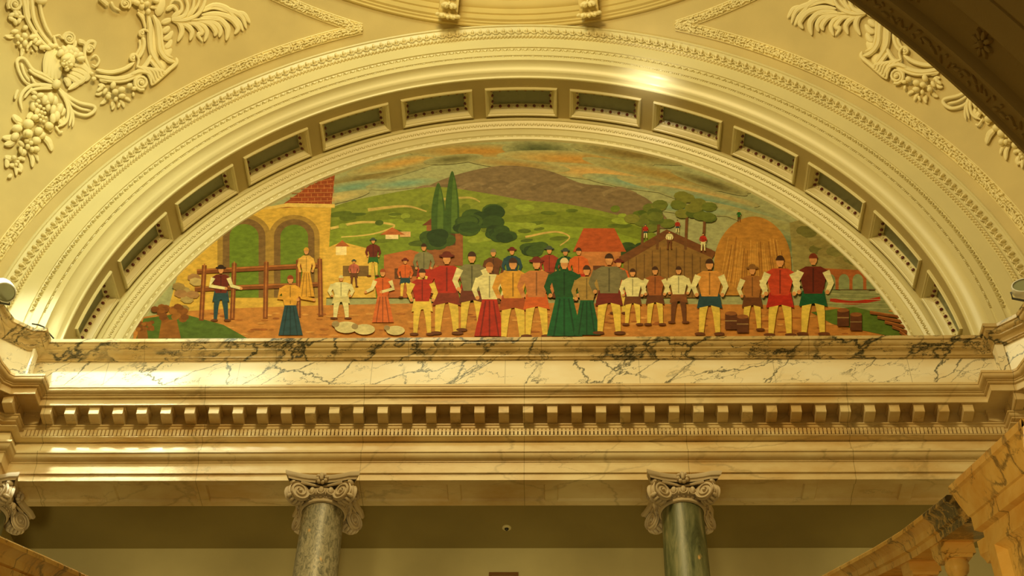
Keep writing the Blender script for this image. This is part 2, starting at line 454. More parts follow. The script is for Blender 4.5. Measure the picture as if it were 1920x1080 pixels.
c3.location.x = -6.54; c3['label'] = 'corner column with daylit Ionic capital at the far left edge'

# ---------------------------------------------------------------- the great arch
def AP(th, r, Y): return (X0+r*sin(th), Y, ZC+r*cos(th))
def ringband(mb, prof, a0=-92, a1=92, n=184):
    rows = [[AP(radians(a0+(a1-a0)*i/n), r, Y) for i in range(n+1)] for r, Y in prof]
    return mb.grid(rows)
archi = empty('archivolt', (X0, YA, ZC)); struct(archi); archi.name = 'trim_8'; archi['label'] = 'cream archivolt of stepped bands around the great arch'
mb = MB()
ringband(mb, [(6.93, YA+.05), (6.93, YA-.045), (6.905, YA-.055), (6.885, YA-.05), (6.88, YA-.03), (6.80, YA+.0), (6.72, YA+.02), (6.70, YA-.0), (6.64, YA+.015), (6.60, YA+.02), (6.60, YA+.0),
              (6.385, YA+.0), (6.385, YA+.02), (6.36, YA+.03), (6.325, YA+.03), (6.31, YA+.02), (6.30, YA+.01), (6.185, YA+.01), (6.185, YA+.03), (6.155, YA+.03), (6.155, YA+.02), (6.075, YA+.02)])
mb.build('stepped_fascia', M_arch, archi)
def along(R, Y, stepm, fn, a0=-84, a1=84):
    n = int(radians(a1-a0)*R/stepm)
    for i in range(n):
        th = radians(a0)+(i+.5)*radians(a1-a0)/n
        rad = Vector((sin(th), 0, cos(th))); tan = Vector((cos(th), 0, -sin(th)))
        fn(Vector(AP(th, R, Y)), rad, tan, Vector((0, -1, 0)), i)
mb = MB()
def egg(c, r, t, o, i):
    mb.ell(c+o*.008, t*.028, r*.054, o*.050, 6, 4)
    mb.tube([c+t*(.046*cos(a))+r*(-.005+.058*sin(a))+o*.012 for a in [pi-.4+k*(pi+.8)/6 for k in range(7)]], .0095, 4, nrm=o, cap=False)
    mb.ell(c+t*.062-r*.015+o*.004, t*.009, r*.045, o*.018, 4, 3)
along(6.80, YA+.0, .122, egg)
mb.build('egg_and_dart_band', M_cream, archi)
mb = MB()
def rope(c, r, t, o, i):
    mb.ell(c+o*.012, (t+r*.6)*.027, (r-t*.5)*.019, o*.038, 6, 3)
    mb.ell(c+t*.028-r*.022+o*.006, t*.016, r*.014, o*.02, 5, 3)
along(6.665, YA+.01, .056, rope)
mb.build('leaf_rope_band', M_cream, archi)
mb = MB()
def leafa(c, r, t, o, i):
    for s in (-1, 1):
        mb.ell(c+t*s*.022+o*.004, (t*s*.8+r)*.030, (r*s*.5-t)*.009, o*.016, 5, 3)
    mb.ell(c+t*.055-r*.008+o*.004, t*.008, r*.022, o*.014, 4, 3)
along(6.345, YA+.025, .105, leafa)
mb.build('leaf_band', M_arch, archi)
mb = MB()
def beads(c, r, t, o, i):
    if i % 5 < 3: mb.ell(c, t*.009, r*.016, o*.014, 5, 3)
    elif i % 5 == 3: mb.ell(c+t*.012, t*.036, r*.012, o*.012, 6, 3)
along(6.17, YA+.025, .031, beads)
mb.build('bead_and_reel_band', M_arch, archi)

# cove and lip of the reveal
mb = MB(); ringband(mb, [(6.075, YA+.02), (6.066, YA+.05), (6.04, YA+.09), (5.99, YA+.125), (5.945, YA+.15), (5.94, YA+.16), (5.918, YA+.205), (5.905, YA+.215), (5.885, YA+.218), (5.880, YA+.23), (5.885, YA+.25)])
o = mb.build('trim_9', M_arch); struct(o); o['label'] = 'smooth cove and lip inside the archivolt'

# soffit strip with openings for the lamp panels
NC = 13; DA = 12.98; HA = 5.52; YC0, YC1 = 14.245, 14.79; RS = 5.885
TILT = .35
mb = MB()
def strip(a0, a1, y0, y1, n):
    mb.grid([[AP(radians(a0+(a1-a0)*i/n), RS, y) for i in range(n+1)] for y in (y0, y1)])
cent = [(k-6)*DA+TILT for k in range(NC)]
prev = -92
for a in cent:
    strip(prev, a-HA, YA+.24, 14.86, 4); strip(a-HA, a+HA, YA+.24, YC0, 10); strip(a-HA, a+HA, YC1, 14.86, 10); prev = a+HA
strip(prev, 92, YA+.24, 14.86, 4)
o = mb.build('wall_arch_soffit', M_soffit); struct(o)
# one coffer built at the crown, rotated copies
def coffer():
    def P(a, y, r): a = radians(a); return Vector((r*sin(a), y, r*cos(a)))
    root = empty('lamp_coffer', (X0, 0, ZC))
    def ringstrip(prof, name, mat, n=10):
        # prof: list of (inset_m, r)
        m = MB(); rows = []
        for ins, r in prof:
            ai = HA-math.degrees(ins/RS); y0 = YC0+ins; y1 = YC1-ins; ring = []
            for i in range(n): ring.append(P(-ai+2*ai*i/n, y0, r))
            for i in range(3): ring.append(P(ai, y0+(y1-y0)*i/3, r))
            for i in range(n): ring.append(P(ai-2*ai*i/n, y1, r))
            for i in range(3): ring.append(P(-ai, y1-(y1-y0)*i/3, r))
            rows.append(ring)
        m.grid(rows, closed_v=True)
        ob = m.build(name, mat, smooth=True, auto=30); ob.parent = root
        return ob
    ringstrip([(0, RS+.01), (0, RS-.03), (.012, RS-.042), (.03, RS-.035), (.04, RS-.02), (.05, RS-.018), (.058, RS+.0), (.075, RS+.06), (.08, RS+.065), (.085, RS+.062)], 'frame', M_arch)
    ringstrip([(.085, RS+.06), (.085, RS+.068), (.095, RS+.075), (.120, RS+.120), (.124, RS+.123), (.124, RS+.30)], 'lining', M_arch)
    m = MB(); n = 10; ai = HA-math.degrees(.118/RS)
    m.grid([[P(-ai+2*ai*i/n, y, RS+.130) for i in range(n+1)] for y in (YC0+.118, YC1-.118)])
    ob = m.build('glass_pane', M_pane); ob.parent = root
    ins, r = .103, RS+.088; ai = HA-math.degrees(ins/RS)
    m = MB().ell((0, 0, 0), (.025, 0, 0), (0, .025, 0), (0, 0, .026), 10, 6)
    b0 = m.build('bulb', M_bulb); b0.parent = root; firstb = True
    ro = MB()
    pts = []
    for i in range(8):
        a = -ai+2*ai*i/7; pts += [(a, YC0+ins, (0, 1)), (a, YC1-ins, (0, -1))]
    for sgn in (-1, 1):
        for t in (.33, .67): pts.append((sgn*ai, YC0+ins+(YC1-YC0-2*ins)*t, (-sgn, 0)))
    for a, y, d in pts:
        p = P(a, y, r); ar = radians(a); up = Vector((-sin(ar), 0, -cos(ar))); tn = Vector((cos(ar), 0, -sin(ar)))
        nn = (up*.55+tn*d[0]+Vector((0, d[1], 0))).normalized()
        q = b0 if firstb else b0.copy()
        if not firstb: COL.objects.link(q)
        firstb = False; q.location = p+nn*.012
        # plaster leaf cup behind each bulb
        s1 = nn.cross(Vector((.3, .5, .81))).normalized(); s2 = nn.cross(s1)
        ro.ell(p, s1*.036, s2*.036, nn*.010, 8, 4)
        if abs(d[1]): 
            w = radians(2*ai/7)*RS*.5
            ro.ell(p+tn*w, tn*.015, Vector((0, 1, 0))*.012, up*.018, 5, 4)
    ob = ro.build('rosette_band', M_arch); ob.parent = root
    return root
cf = coffer()
names = ['leftmost lamp panel in the arch soffit, half sunk behind the ledge', 'second lamp panel from the left end of the arch soffit', 'third lamp panel from the left end of the arch soffit',
 'fourth lamp panel from the left end of the arch soffit', 'fifth lamp panel from the left, just above the painted left tower top', 'lamp panel just left of the arch crown', 'level lamp panel at the crown of the arch soffit',
 'lamp panel just right of the crown, under the bright glare', 'fifth lamp panel from the right end of the arch soffit', 'fourth lamp panel from the right end of the arch soffit',
 'third lamp panel from the right end of the arch soffit', 'second lamp panel from the right end of the arch soffit', 'rightmost lamp panel in the arch soffit, half sunk behind the ledge']
names[4] = 'fifth lamp panel from the left end of the arch soffit'
for k in range(NC):
    q = cf if k == 0 else copy_tree(cf)
    q.rotation_euler.y = radians(cent[k]); tag(q, 'cream framed ruby-bulbed coffer: '+names[k], 'lamp panel', 'lamp panels in the arch soffit')

# inner moulding round the mural
inner = empty('trim_10', (X0, 14.9, ZC)); struct(inner); inner['label'] = 'carved cream inner moulding framing the mural'
mb = MB(); ringband(mb, [(RS, 14.84), (5.80, 14.80), (5.775, 14.80), (5.77, 14.82), (5.74, 14.84), (5.69, 14.86), (5.66, 14.88), (5.655, 14.90), (5.60, 14.915), (5.56, 14.92), (5.55, 14.94), (5.53, 14.945), (5.52, 14.94), (5.50, 14.955), (5.485, 14.96), (5.48, 14.98), (5.465, 15.01)])
mb.build('moulding', M_arch, inner)
mb = MB()
def leafb(c, r, t, o, i):
    for s in (-1, 1): mb.ell(c+t*s*.02, (t*s*.5+r)*.034, (r*s*.3-t)*.010, o*.014, 5, 3)
    mb.ell(c+t*.05-r*.005, t*.014, r*.022, o*.013, 5, 3)
along(5.715, 14.85, .10, leafb)
mb.build('leaf_band', M_arch, inner)
mb = MB(); along(5.54, 14.94, .024, lambda c, r, t, o, i: mb.ell(c, t*.009, r*.012, o*.010, 4, 3) if i % 6 < 4 else None)
mb.build('bead_band', M_arch, inner)

# ---------------------------------------------------------------- the lunette painting (a plain village scene of similar colours)
class Paint:
    def __init__(s): s.mb = MB(); s.k = 0
    def P(s, x, y):
        p = at(x, y, Y=15.0); dx, dz = p.x-X0, p.z-ZC; r = hypot(dx, dz)
        if r > 5.6: dx *= 5.6/r; dz *= 5.6/r
        return Vector((X0+dx, 14.99-.00003*s.k, ZC+dz))
    def poly(s, pts, c):
        s.k += 1; c = lin(c); n = len(pts)
        # triangulate with ear clipping from mathutils
        from mathutils.geometry import tessellate_polygon
        v = [s.P(*p) for p in pts]
        tr = tessellate_polygon([v])
        s.mb.add(v, [tuple(t) for t in tr], 0, c)
    def ell(s, x, y, rx, ry, c, a=0, n=18):
        s.poly([(x+rx*cos(t)*cos(a)-ry*sin(t)*sin(a), y+rx*cos(t)*sin(a)+ry*sin(t)*cos(a)) for t in [2*pi*i/n for i in range(n)]], c)
    def line(s, pts, w, c, w1=None):
        L = []; R = []
        for i, p in enumerate(pts):
            a = pts[max(i-1, 0)]; b = pts[min(i+1, len(pts)-1)]; dx, dy = b[0]-a[0], b[1]-a[1]; l = hypot(dx, dy) or 1
            ww = (w+( (w1 if w1 is not None else w)-w)*i/max(1, len(pts)-1))/2
            L.append((p[0]-dy/l*ww, p[1]+dx/l*ww)); R.append((p[0]+dy/l*ww, p[1]-dx/l*ww))
        s.poly(L+R[::-1], c)
    def rect(s, x0, y0, x1, y1, c): s.poly([(x0, y0), (x1, y0), (x1, y1), (x0, y1)], c)
def smooth(pts, n=6):
    out = []
    for i in range(len(pts)-1):
        p0 = pts[max(i-1, 0)]; p1 = pts[i]; p2 = pts[i+1]; p3 = pts[min(i+2, len(pts)-1)]
        for k in range(n):
            t = k/n
            out.append(tuple(.5*((2*p1[j])+(-p0[j]+p2[j])*t+(2*p0[j]-5*p1[j]+4*p2[j]-p3[j])*t*t+(-p0[j]+3*p1[j]-3*p2[j]+p3[j])*t**3) for j in range(len(p1))))
    out.append(tuple(pts[-1])); return out
R_ = random.Random(11)
pa = Paint()
# sky backing over the whole lunette
N = 60
pa.k = 0
bv = [Vector((X0+5.6*sin(t), 14.995, ZC+5.6*cos(t))) for t in [radians(-90+180*i/N) for i in range(N+1)]]
pa.mb.add(bv+[Vector((X0-5.6, 14.995, ZC-.4)), Vector((X0+5.6, 14.995, ZC-.4))][::-1], [tuple(range(N+3))], 0, lin((150, 150, 105)))
for (x, y, rx, ry, c, a) in [(700,330,120,9,(120,105,55),-.25),(760,305,90,8,(178,140,70),-.2),(660,352,60,8,(110,140,115),-.15),(900,285,110,10,(165,120,50),0),(760,345,60,7,(115,145,120),-.1),
    (1010,281,55,11,(75,80,45),.03),(1080,300,120,11,(175,130,60),.05),(1180,290,90,9,(120,100,50),.15),(1120,325,110,10,(190,150,85),.1),(1250,330,130,9,(150,125,65),.2),(1190,345,80,8,(120,145,120),.15),
    (1290,360,110,8,(185,150,90),.2),(1350,385,110,9,(110,135,110),.25),(1440,420,110,9,(150,145,90),.3),(1280,392,90,7,(125,150,120),.1),(1500,470,90,14,(105,120,85),.5),(1560,500,70,20,(95,110,75),.7),(620,375,60,7,(185,165,105),-.2),
    (970,310,80,7,(150,120,65),.1),(1330,345,60,6,(95,85,45),.3),(850,300,45,6,(95,90,50),-.1)]:
    for q in range(9):
        k = 1.25-q*.12; f = (q+1)/9; b_ = (150, 146, 98)
        pa.ell(x, y, rx*k, ry*k*(1.15), tuple(b_[m]+(c[m]-b_[m])*f for m in range(3)), a, 26)
def band(pts, base, c):
    pa.poly(smooth(pts)+[(pts[-1][0], base), (pts[0][0], base)], c)
# distant bare upland, softly rounded
band([(760,372),(830,338),(900,318),(960,312),(1030,322),(1090,345),(1150,352),(1210,372),(1250,410)], 430, (116, 96, 66))
for i in range(9):
    x = 800+i*45; pa.line(smooth([(x-30, 352+abs(x-960)*.07), (x, 340+abs(x-960)*.07), (x+34, 350+abs(x-960)*.07)]), 9, (106, 88, 60) if i % 2 else (128, 108, 76), 2)
band([(610,395),(660,378),(740,362),(820,352),(900,362),(980,376),(1060,384),(1140,400),(1220,425)], 470, (118, 128, 42))
band([(610,420),(700,398),(790,388),(880,392),(960,405),(1060,398),(1150,412),(1230,440)], 500, (104, 116, 30))
band([(600,440),(680,420),(760,412),(850,425),(950,418),(1050,425),(1130,432),(1210,455)], 520, (122, 138, 38))
band([(600,470),(690,448),(800,440),(900,452),(1000,440),(1100,452),(1200,470)], 560, (110, 128, 34))
for (p, w, c) in [([(620,430),(680,418),(740,424),(700,440),(640,446)], 5, (190,165,90)), ([(985,446),(1040,436),(1068,446),(1050,462)], 4, (185,155,85)), ([(690,395),(760,388),(800,398)], 6, (178,155,85)), ([(830,375),(880,372),(900,380)], 5, (170,150,80))]:
    pa.line(smooth(p), w, c, 2)
for i in range(46):
    x = R_.uniform(625, 1215); y = 400+R_.uniform(-18, 55)+abs(x-880)*.03
    pa.ell(x, y, R_.uniform(8, 24), R_.uniform(3, 6.5), R_.choice([(84,98,26),(96,110,30),(72,88,24),(132,146,48)]), R_.uniform(-.15, .1), 12)
# left: ochre arcade with a brick upper storey
pa.poly([(300,640),(300,480),(470,385),(622,380),(608,640)], (196, 156, 62))
pa.poly([(520,392),(580,350),(628,330),(622,386)], (138, 62, 24))
for j in range(7):
    pa.line([(540+j*2, 388-j*8), (624, 386-j*8)], 1.2, (176, 110, 58))
    for i in range(6): pa.line([(560+i*12+(j % 2)*6, 388-j*8), (560+i*12+(j % 2)*6, 381-j*8)], 1.2, (176, 110, 58))
pa.line([(462,394),(540,386),(628,388)], 7, (206,172,88))
for cx_, w in ((458, 40), (552, 38)):
    for (k, c) in ((1.25, (150,118,52)), (1.0, (112,84,44)), (.68, (96,116,30))):
        ww = w*k; pts = [(cx_+ww*cos(t), 445-(ww*.85)*sin(t)) for t in [pi*i/14 for i in range(15)]]
        pa.poly([(cx_+ww, 560)]+pts+[(cx_-ww, 560)], c)
pa.poly([(608,560),(606,470),(640,455),(700,470),(705,560)], (204,164,70))
pa.poly([(720,560),(720,480),(770,470),(820,485),(820,560)], (168,96,48))
for (x, y, w, h, c) in [(640,462,10,18,(228,206,150)),(735,440,12,10,(222,200,150)),(760,436,10,10,(205,160,110)),(655,500,12,20,(112,84,44)),(680,500,12,20,(112,84,44)),(780,500,10,20,(92,56,26)),(750,505,10,20,(92,56,26))]:
    pa.rect(x-w, y, x+w, y+h, c)
pa.poly([(712,442),(736,428),(760,442)], (168,92,44)); pa.poly([(628,464),(642,452),(656,464)], (162,88,40))
# a farmhouse and two tall poplars on the slope
pa.rect(800,420,868,500,(138,82,44)); pa.poly([(792,424),(834,392),(876,424)],(104,54,30))
for xx in (812, 840): pa.rect(xx,440,xx+14,462,(82,50,26))
for xx, hh in ((822, 96), (848, 118)):
    pa.poly(smooth([(xx-13,440),(xx-12,440-hh*.55),(xx,440-hh),(xx+12,440-hh*.55),(xx+13,440)],5),(58,84,30)); pa.poly(smooth([(xx-2,438),(xx-1,440-hh*.5),(xx+3,440-hh*.9),(xx+9,440-hh*.5),(xx+9,438)],5),(78,104,38))
# round trees
for (x, y, rx, ry) in [(905,408,42,22),(880,425,40,18),(820,452,34,20),(940,440,30,16),(1000,470,30,14),(1190,470,30,14)]:
    for i in range(9): pa.ell(x+R_.uniform(-.6,.6)*rx, y+R_.uniform(-.5,.5)*ry, rx*.5, ry*.6, R_.choice([(38,58,22),(48,70,26),(58,80,28)]), 0, 14)
# a cottage with a red roof
pa.rect(1084,470,1164,560,(176,110,58)); pa.poly([(1074,474),(1094,430),(1152,430),(1174,474)],(164,74,30)); pa.rect(1112,500,1134,560,(92,52,26))
# right: timber barn, orchard trunks and a big rounded haystack
pa.poly([(1165,560),(1170,480),(1250,440),(1335,470),(1335,560)], (126, 92, 44)); pa.poly([(1160,484),(1250,432),(1342,474),(1336,486),(1250,448),(1168,496)], (104,62,30))
for i in range(11): pa.line([(1178+i*15, 490-abs(5-abs(i-5))*6), (1178+i*15, 560)], 2, (98,68,32))
for x, y0 in ((1203,404),(1232,398),(1285,380),(1318,392)):
    pa.line([(x, 470), (x+3, y0+20)], 5, (104,66,34))
    for k in range(7): pa.ell(x+R_.uniform(-20,20), y0+R_.uniform(-14,26), 15, 9, R_.choice([(96,104,38),(78,90,32),(112,112,44)]), 0, 10)
pa.poly(smooth([(1342,556),(1340,480),(1366,430),(1410,408),(1452,424),(1480,470),(1484,556)]), (168, 116, 46))
for i in range(34):
    x = 1350+i*4; pa.line([(x, 552-R_.uniform(0,20)), (x+(1412-x)*.25, 455+R_.uniform(-10,30))], 1.5, R_.choice([(136,88,34),(190,138,62)]))
pa.poly([(1480,420),(1530,400),(1640,520),(1600,540),(1490,540)], (140,128,74))
for i in range(16): pa.ell(1500+i*8, 440+i*5+R_.uniform(-14,14), 16, 9, R_.choice([(118,112,58),(104,100,48),(134,120,66)]), 0, 10)
pa.poly([(1540,505),(1640,505),(1660,545),(1540,545)], (158,88,42))
for i in range(4): pa.poly([(1546+i*26,545)]+[(1556+i*26+10*cos(t), 528-12*sin(t)) for t in [pi*k/8 for k in range(9)]][::-1]+[(1566+i*26,545)], (128,136,92))
pa.rect(1536,544,1700,600,(128,132,86)); pa.line(smooth([(1556,564),(1600,570),(1650,562)]), 7, (158,44,22))
for k in range(5): pa.line([(1540,552+k*9),(1680,554+k*9)],1.2,(160,160,110))
# ground
band([(250,600),(360,585),(600,575),(900,570),(1200,572),(1500,575),(1620,585),(1710,600)], 660, (176, 116, 50))
for i in range(150):
    x = R_.uniform(300,1690); y = R_.uniform(584,632); pa.ell(x, y, R_.uniform(5,12), R_.uniform(1.2,2.2), R_.choice([(156,96,40),(196,140,70),(146,84,34)]), 0, 8)
pa.poly([(255,640),(270,600),(340,590),(420,612),(470,640)], (74,96,30)); pa.poly([(1520,588),(1600,578),(1690,600),(1700,640),(1560,610)], (82,104,34))
# stone wall and sheaves at the left edge
for i in range(26):
    x = R_.uniform(285,372); y = 500+R_.uniform(0,86)
    if x < 640-y*.62+30: continue
    pa.ell(x, y, 13, 8, R_.choice([(160,136,80),(176,150,92),(142,116,64),(150,110,66)]), R_.uniform(-.2,.2), 7)
for x, y, s in ((318,602,1.0),(268,622,.6)):
    pa.poly([(x-20*s,y+35),(x-14*s,y),(x+14*s,y),(x+22*s,y+35)], (134,84,30))
    for i in range(24): pa.ell(x+R_.uniform(-30,30)*s, y-12*s+R_.uniform(-14,12)*s, 8*s, 6*s, R_.choice([(128,76,24),(146,92,32),(112,64,20)]), 0, 8)
# paddock fence and stools
def beam(pts, w=9, c=(118,64,24)): pa.line(pts, w, c); pa.line([(x, y-w*.3) for x, y in pts], w*.25, (162,100,46))
for pts in ([(370,512),(600,500)],[(366,545),(600,536)],[(384,500),(378,604)],[(440,496),(436,602)],[(500,494),(498,600)],[(560,490),(560,598)],[(600,488),(602,596)]): beam(pts)
# figures: faceless villagers in plain clothes
SK = (196,136,82)
def fig(x, yb, h, top, low, leg, hair, wide=1.0, lean=0.0, skirt=False, sleeve=None, hat=None, arm=0):
    u = h/7.5; w = u*wide
    hx = x+lean*h
    if skirt:
        pa.poly([(x-w*1.2,yb),(x-w*.55+lean*h*.5,yb-h*.52),(x+w*.55+lean*h*.5,yb-h*.52),(x+w*1.25,yb)], low)
        for k in (-.6,0,.6): pa.line([(x+k*w*1.2,yb),(x+k*w*.5+lean*h*.5,yb-h*.48)], w*.12, tuple(int(v*.72) for v in low))
    else:
        for s in (-1, 1):
            pa.line([(x+lean*h*.5+s*w*.32, yb-h*.5), (x+s*w*.52, yb-h*.26), (x+s*w*.62, yb)], w*.72, leg, w*.34)
            pa.ell(x+s*w*.72, yb, w*.4, u*.16, (96,52,22))
        pa.poly([(x+lean*h*.5-w*.72,yb-h*.54),(x+lean*h*.5+w*.72,yb-h*.54),(x+w*.95+lean*h*.4,yb-h*.34),(x+w*.1+lean*h*.4,yb-h*.38),(x-w*.95+lean*h*.4,yb-h*.34)], low)
    sx = x+lean*h*.85
    pa.poly([(x+lean*h*.5-w*.6,yb-h*.5),(sx-w*.98,yb-h*.79),(sx-w*.5,yb-h*.84),(sx+w*.5,yb-h*.84),(sx+w*.98,yb-h*.79),(x+lean*h*.5+w*.6,yb-h*.5)], top)
    pa.line([(sx,yb-h*.82),(x+lean*h*.5,yb-h*.52)], w*.1, tuple(int(v*.7) for v in top))
    sl = sleeve or top
    for s in (-1, 1):
        e = (sx+s*w*1.2, yb-h*.63); ha = (sx+s*w*(.95)+arm*w*(1.6 if s*arm > 0 else 1.9), yb-h*.52-(abs(arm)*h*.08))
        pa.line([(sx+s*w*.85,yb-h*.78), e, ha], w*.5, sl, w*.3); pa.ell(ha[0], ha[1], u*.2, u*.2, SK)
    pa.line([(sx,yb-h*.86),(hx,yb-h*.9)], u*.4, SK); pa.ell(hx, yb-h*.925, u*.36, u*.46, SK)
    pa.poly([(hx+u*.42*cos(t), yb-h*.94-u*.5*sin(t)) for t in [pi*i/10 for i in range(11)]], hair)
    if hat: pa.ell(hx, yb-h*.965, u*.75, u*.17, hat); pa.ell(hx, yb-h*.985, u*.42, u*.28, hat)
W = (206,196,142); GD = (196,142,48); YL = (206,176,74); RD = (162,40,20); DR = (98,34,18); GN = (40,92,34); DG = (26,72,34); BL = (34,64,72); GY = (116,112,78); BR = (96,54,24); OR = (190,88,34); MR = (104,34,22); HB = (62,36,18)
back = [(700,520,70,DR,GN,YL,HB),(664,540,50,(170,90,70),BR,BR,HB),(760,560,72,OR,BL,YL,HB),(795,556,96,GY,RD,YL,HB),(925,570,100,BR,BR,BR,(120,110,80)),(960,560,92,BL,BR,BR,HB),(1030,560,94,(140,50,30),BR,BR,HB),(1060,560,90,DG,DG,BR,HB),(1085,566,98,OR,RD,YL,HB),(1160,590,100,OR,RD,YL,HB),
        (1255,470,34,W,BR,BR,HB),(1318,474,34,RD,W,W,HB),(1210,450,26,RD,BL,W,HB),(1270,440,24,RD,BL,W,HB),(1385,418,20,GN,GN,BR,RD)]
for (x, yb, h, t, l, g, ha) in back: fig(x, yb, h, t, l, g, ha, 1.15, hat=R_.choice([None, (96,30,18), (60,70,60), None]))
fig(415,604,102,DR,BL,BL,HB,1.25,sleeve=W,hat=(44,26,14),arm=.8)
fig(545,632,112,GD,BL,BL,(134,56,24),1.25,skirt=True,arm=.9)
fig(718,608,100,OR,(190,96,44),OR,(150,70,30),1.25,skirt=True,sleeve=W,arm=-.6)
fig(640,600,80,W,(190,176,120),W,(200,190,140),1.7)
fig(575,560,92,(206,160,72),GD,GD,GD,1.0,skirt=True)
# the front row: ordinary villagers standing about in small groups
fig(838,628,150,RD,(120,44,24),YL,HB,1.4,hat=DR); fig(885,622,146,GY,(96,44,26),YL,HB,1.35,sleeve=W); fig(918,634,138,W,RD,RD,(150,90,40),1.3,skirt=True)
fig(792,630,122,RD,YL,YL,HB,1.3,sleeve=YL)
fig(962,638,150,GD,(150,70,28),YL,HB,1.4,sleeve=(190,134,50)); fig(1006,634,146,(176,110,60),OR,YL,HB,1.35,hat=MR)
fig(1058,634,146,DG,(22,84,44),DG,(196,176,130),1.4,skirt=True); fig(1100,632,130,(150,120,60),(24,78,42),DG,HB,1.2,skirt=True)
fig(1142,628,148,(112,104,72),MR,YL,HB,1.4,sleeve=(104,96,66))
fig(1186,612,104,W,BR,YL,HB,1.3); fig(1228,612,108,(150,84,38),(92,50,24),YL,HB,1.3,sleeve=W); fig(1272,608,104,W,(120,70,34),BR,HB,1.3)
fig(1330,630,140,(190,130,58),BL,YL,HB,1.35,sleeve=W)
fig(1410,622,120,(150,96,44),BR,YL,HB,1.3,sleeve=W,hat=(120,80,36)); fig(1462,632,148,(182,62,34),(166,36,22),YL,HB,1.4,sleeve=W); fig(1524,630,150,DR,(20,78,44),YL,(120,50,24),1.4,sleeve=W)
for x, y in ((1370,610),(1392,616),(1580,604),(1604,612)): pa.rect(x-11,y-18,x+11,y+12,(86,46,22)); pa.ell(x,y-18,11,4,(132,80,40)); pa.line([(x-11,y-4),(x+11,y-4)],2,(140,110,70))
for k in range(5): beam([(1630+k*14,590+k*9),(1700,600+k*9)],6,(122,70,30))
for x, y, s_ in ((650,618,1),(684,622,.9),(742,624,.8)): pa.ell(x,y,22*s_,11*s_,(198,184,134)); pa.ell(x-20*s_,y-6*s_,7*s_,6*s_,(150,130,90))
def painting_mat():
    m = NT('painted_canvas'); a = m.n('ShaderNodeVertexColor', layer_name='paint')
    n = m.n('ShaderNodeTexNoise', i_Scale=9.0, i_Detail=5.0, i_Roughness=.65); m.l(m.pos((1, 1, 1.6)), n.inputs['Vector'])
    v = m.ramp(n.outputs[0], [(.3, (.72, .72, .72)), (.7, (1.22, 1.22, 1.22))])
    c = m.mix(1.0, a.outputs[0], v, 'MULTIPLY')
    g = m.n('ShaderNodeMix', data_type='RGBA', blend_type='MULTIPLY'); g.inputs[0].default_value = 1; g.inputs[7].default_value = (MG, MG, MG, 1); m.l(c, g.inputs[6])
    m.l(g.outputs[2], m.b.inputs['Base Color']); m.b.inputs['Roughness'].default_value = .6; m.b.inputs['Specular IOR Level'].default_value = .2
    n2 = m.n('ShaderNodeTexNoise', i_Scale=90.0, i_Detail=2.0); m.l(m.pos(), n2.inputs['Vector']); m.bump(n2.outputs[0], .2, .003)
    return m.mat
MG = 1.2
o = pa.mb.build('mural', painting_mat(), smooth=False)
tag(o, 'half-round painting of villagers, hills and barns under a cloudy sky, filling the arch', 'painting')
mb = MB().box((X0-6.2, 15.0, 11.6), (X0+6.2, 15.3, ZC+6.2)); o = mb.build('wall_lunette', M_cream, smooth=False); struct(o)
print('LAYERS', pa.k)

# ---------------------------------------------------------------- pendentive vault
def SPH(az, el, h=0.0):
    a, e = radians(az), radians(el); r = SR-h
    return SC+Vector((r*cos(e)*sin(a), r*cos(e)*cos(a), r*sin(e)))
EL1 = math.degrees(math.asin(6.92/SR))
mb = MB(); rows = []
AZ = 66; NA = 176
for i in range(NA+1):
    az = -AZ+2*AZ*i/NA; q = 6.9/(SR*cos(radians(az)))
    e0 = math.degrees(math.acos(q)) if q < 1 else 0
    e0 = max(e0, -3)
    rows.append([SPH(az, e0+(EL1-e0)*j/30) for j in range(31)])
mb.grid(rows)
for s in (-1, 1):     # lower corners behind the ledge
    rows = []
    for i in range(41):
        az = s*(45+21*i/40); rows.append([SPH(az, -8+8.2*j/4) for j in range(5)])
    mb.grid(rows)
o = mb.build('wall_pendentive', M_wall); struct(o)
def sph_px(x, y, h=0.0):
    d = ray(x, y).normalized(); b = -d.dot(SC); r = SR-h; t = -b+sqrt(b*b-(SC.dot(SC)-r*r)); return d*t
def nrm_s(p): return (SC-p).normalized()
# leafy border mouldings
EB = 42.9; YBd = YA-.185; RBd = sqrt(SR*SR-(YBd-SC.y)**2)
tipaz = math.degrees(math.acos((YBd-SC.y)/(SR*cos(radians(EB)))))
def leafy(curve, name, label):
    o = empty(name, curve[len(curve)//2]); struct(o); o['label'] = label
    m = MB(); rows = []
    for i, p in enumerate(curve):
        t = (curve[min(i+1, len(curve)-1)]-curve[max(i-1, 0)]).normalized(); n = nrm_s(p); s = t.cross(n).normalized()
        rows.append([p+s*a+n*b for a, b in ((-.085, -.01), (-.085, .018), (-.072, .026), (-.062, .012), (.062, .012), (.072, .026), (.085, .018), (.085, -.01))])
    m.grid(rows); m.build('fillet', M_orn, o)
    m = MB(); rr = random.Random(5); acc = 0
    for i in range(len(curve)-1):
        a, b = curve[i], curve[i+1]; L = (b-a).length; t = (b-a)/L; k = int(L/.040)+1
        for j in range(k):
            p = a+(b-a)*((j+rr.random()*.5)/k); n = nrm_s(p); s = t.cross(n).normalized()
            for side in (-1, 0, 1):
                ang = rr.uniform(-.9, .9)+side*.7; d = (t*cos(ang)+s*sin(ang)); e = n.cross(d)
                m.ell(p+s*(side*.036+rr.uniform(-.012, .012))+n*.022, d*rr.uniform(.028, .042), e*rr.uniform(.014, .021), n*rr.uniform(.022, .036), 6, 4)
    m.build('carved_foliage', M_orn, o)
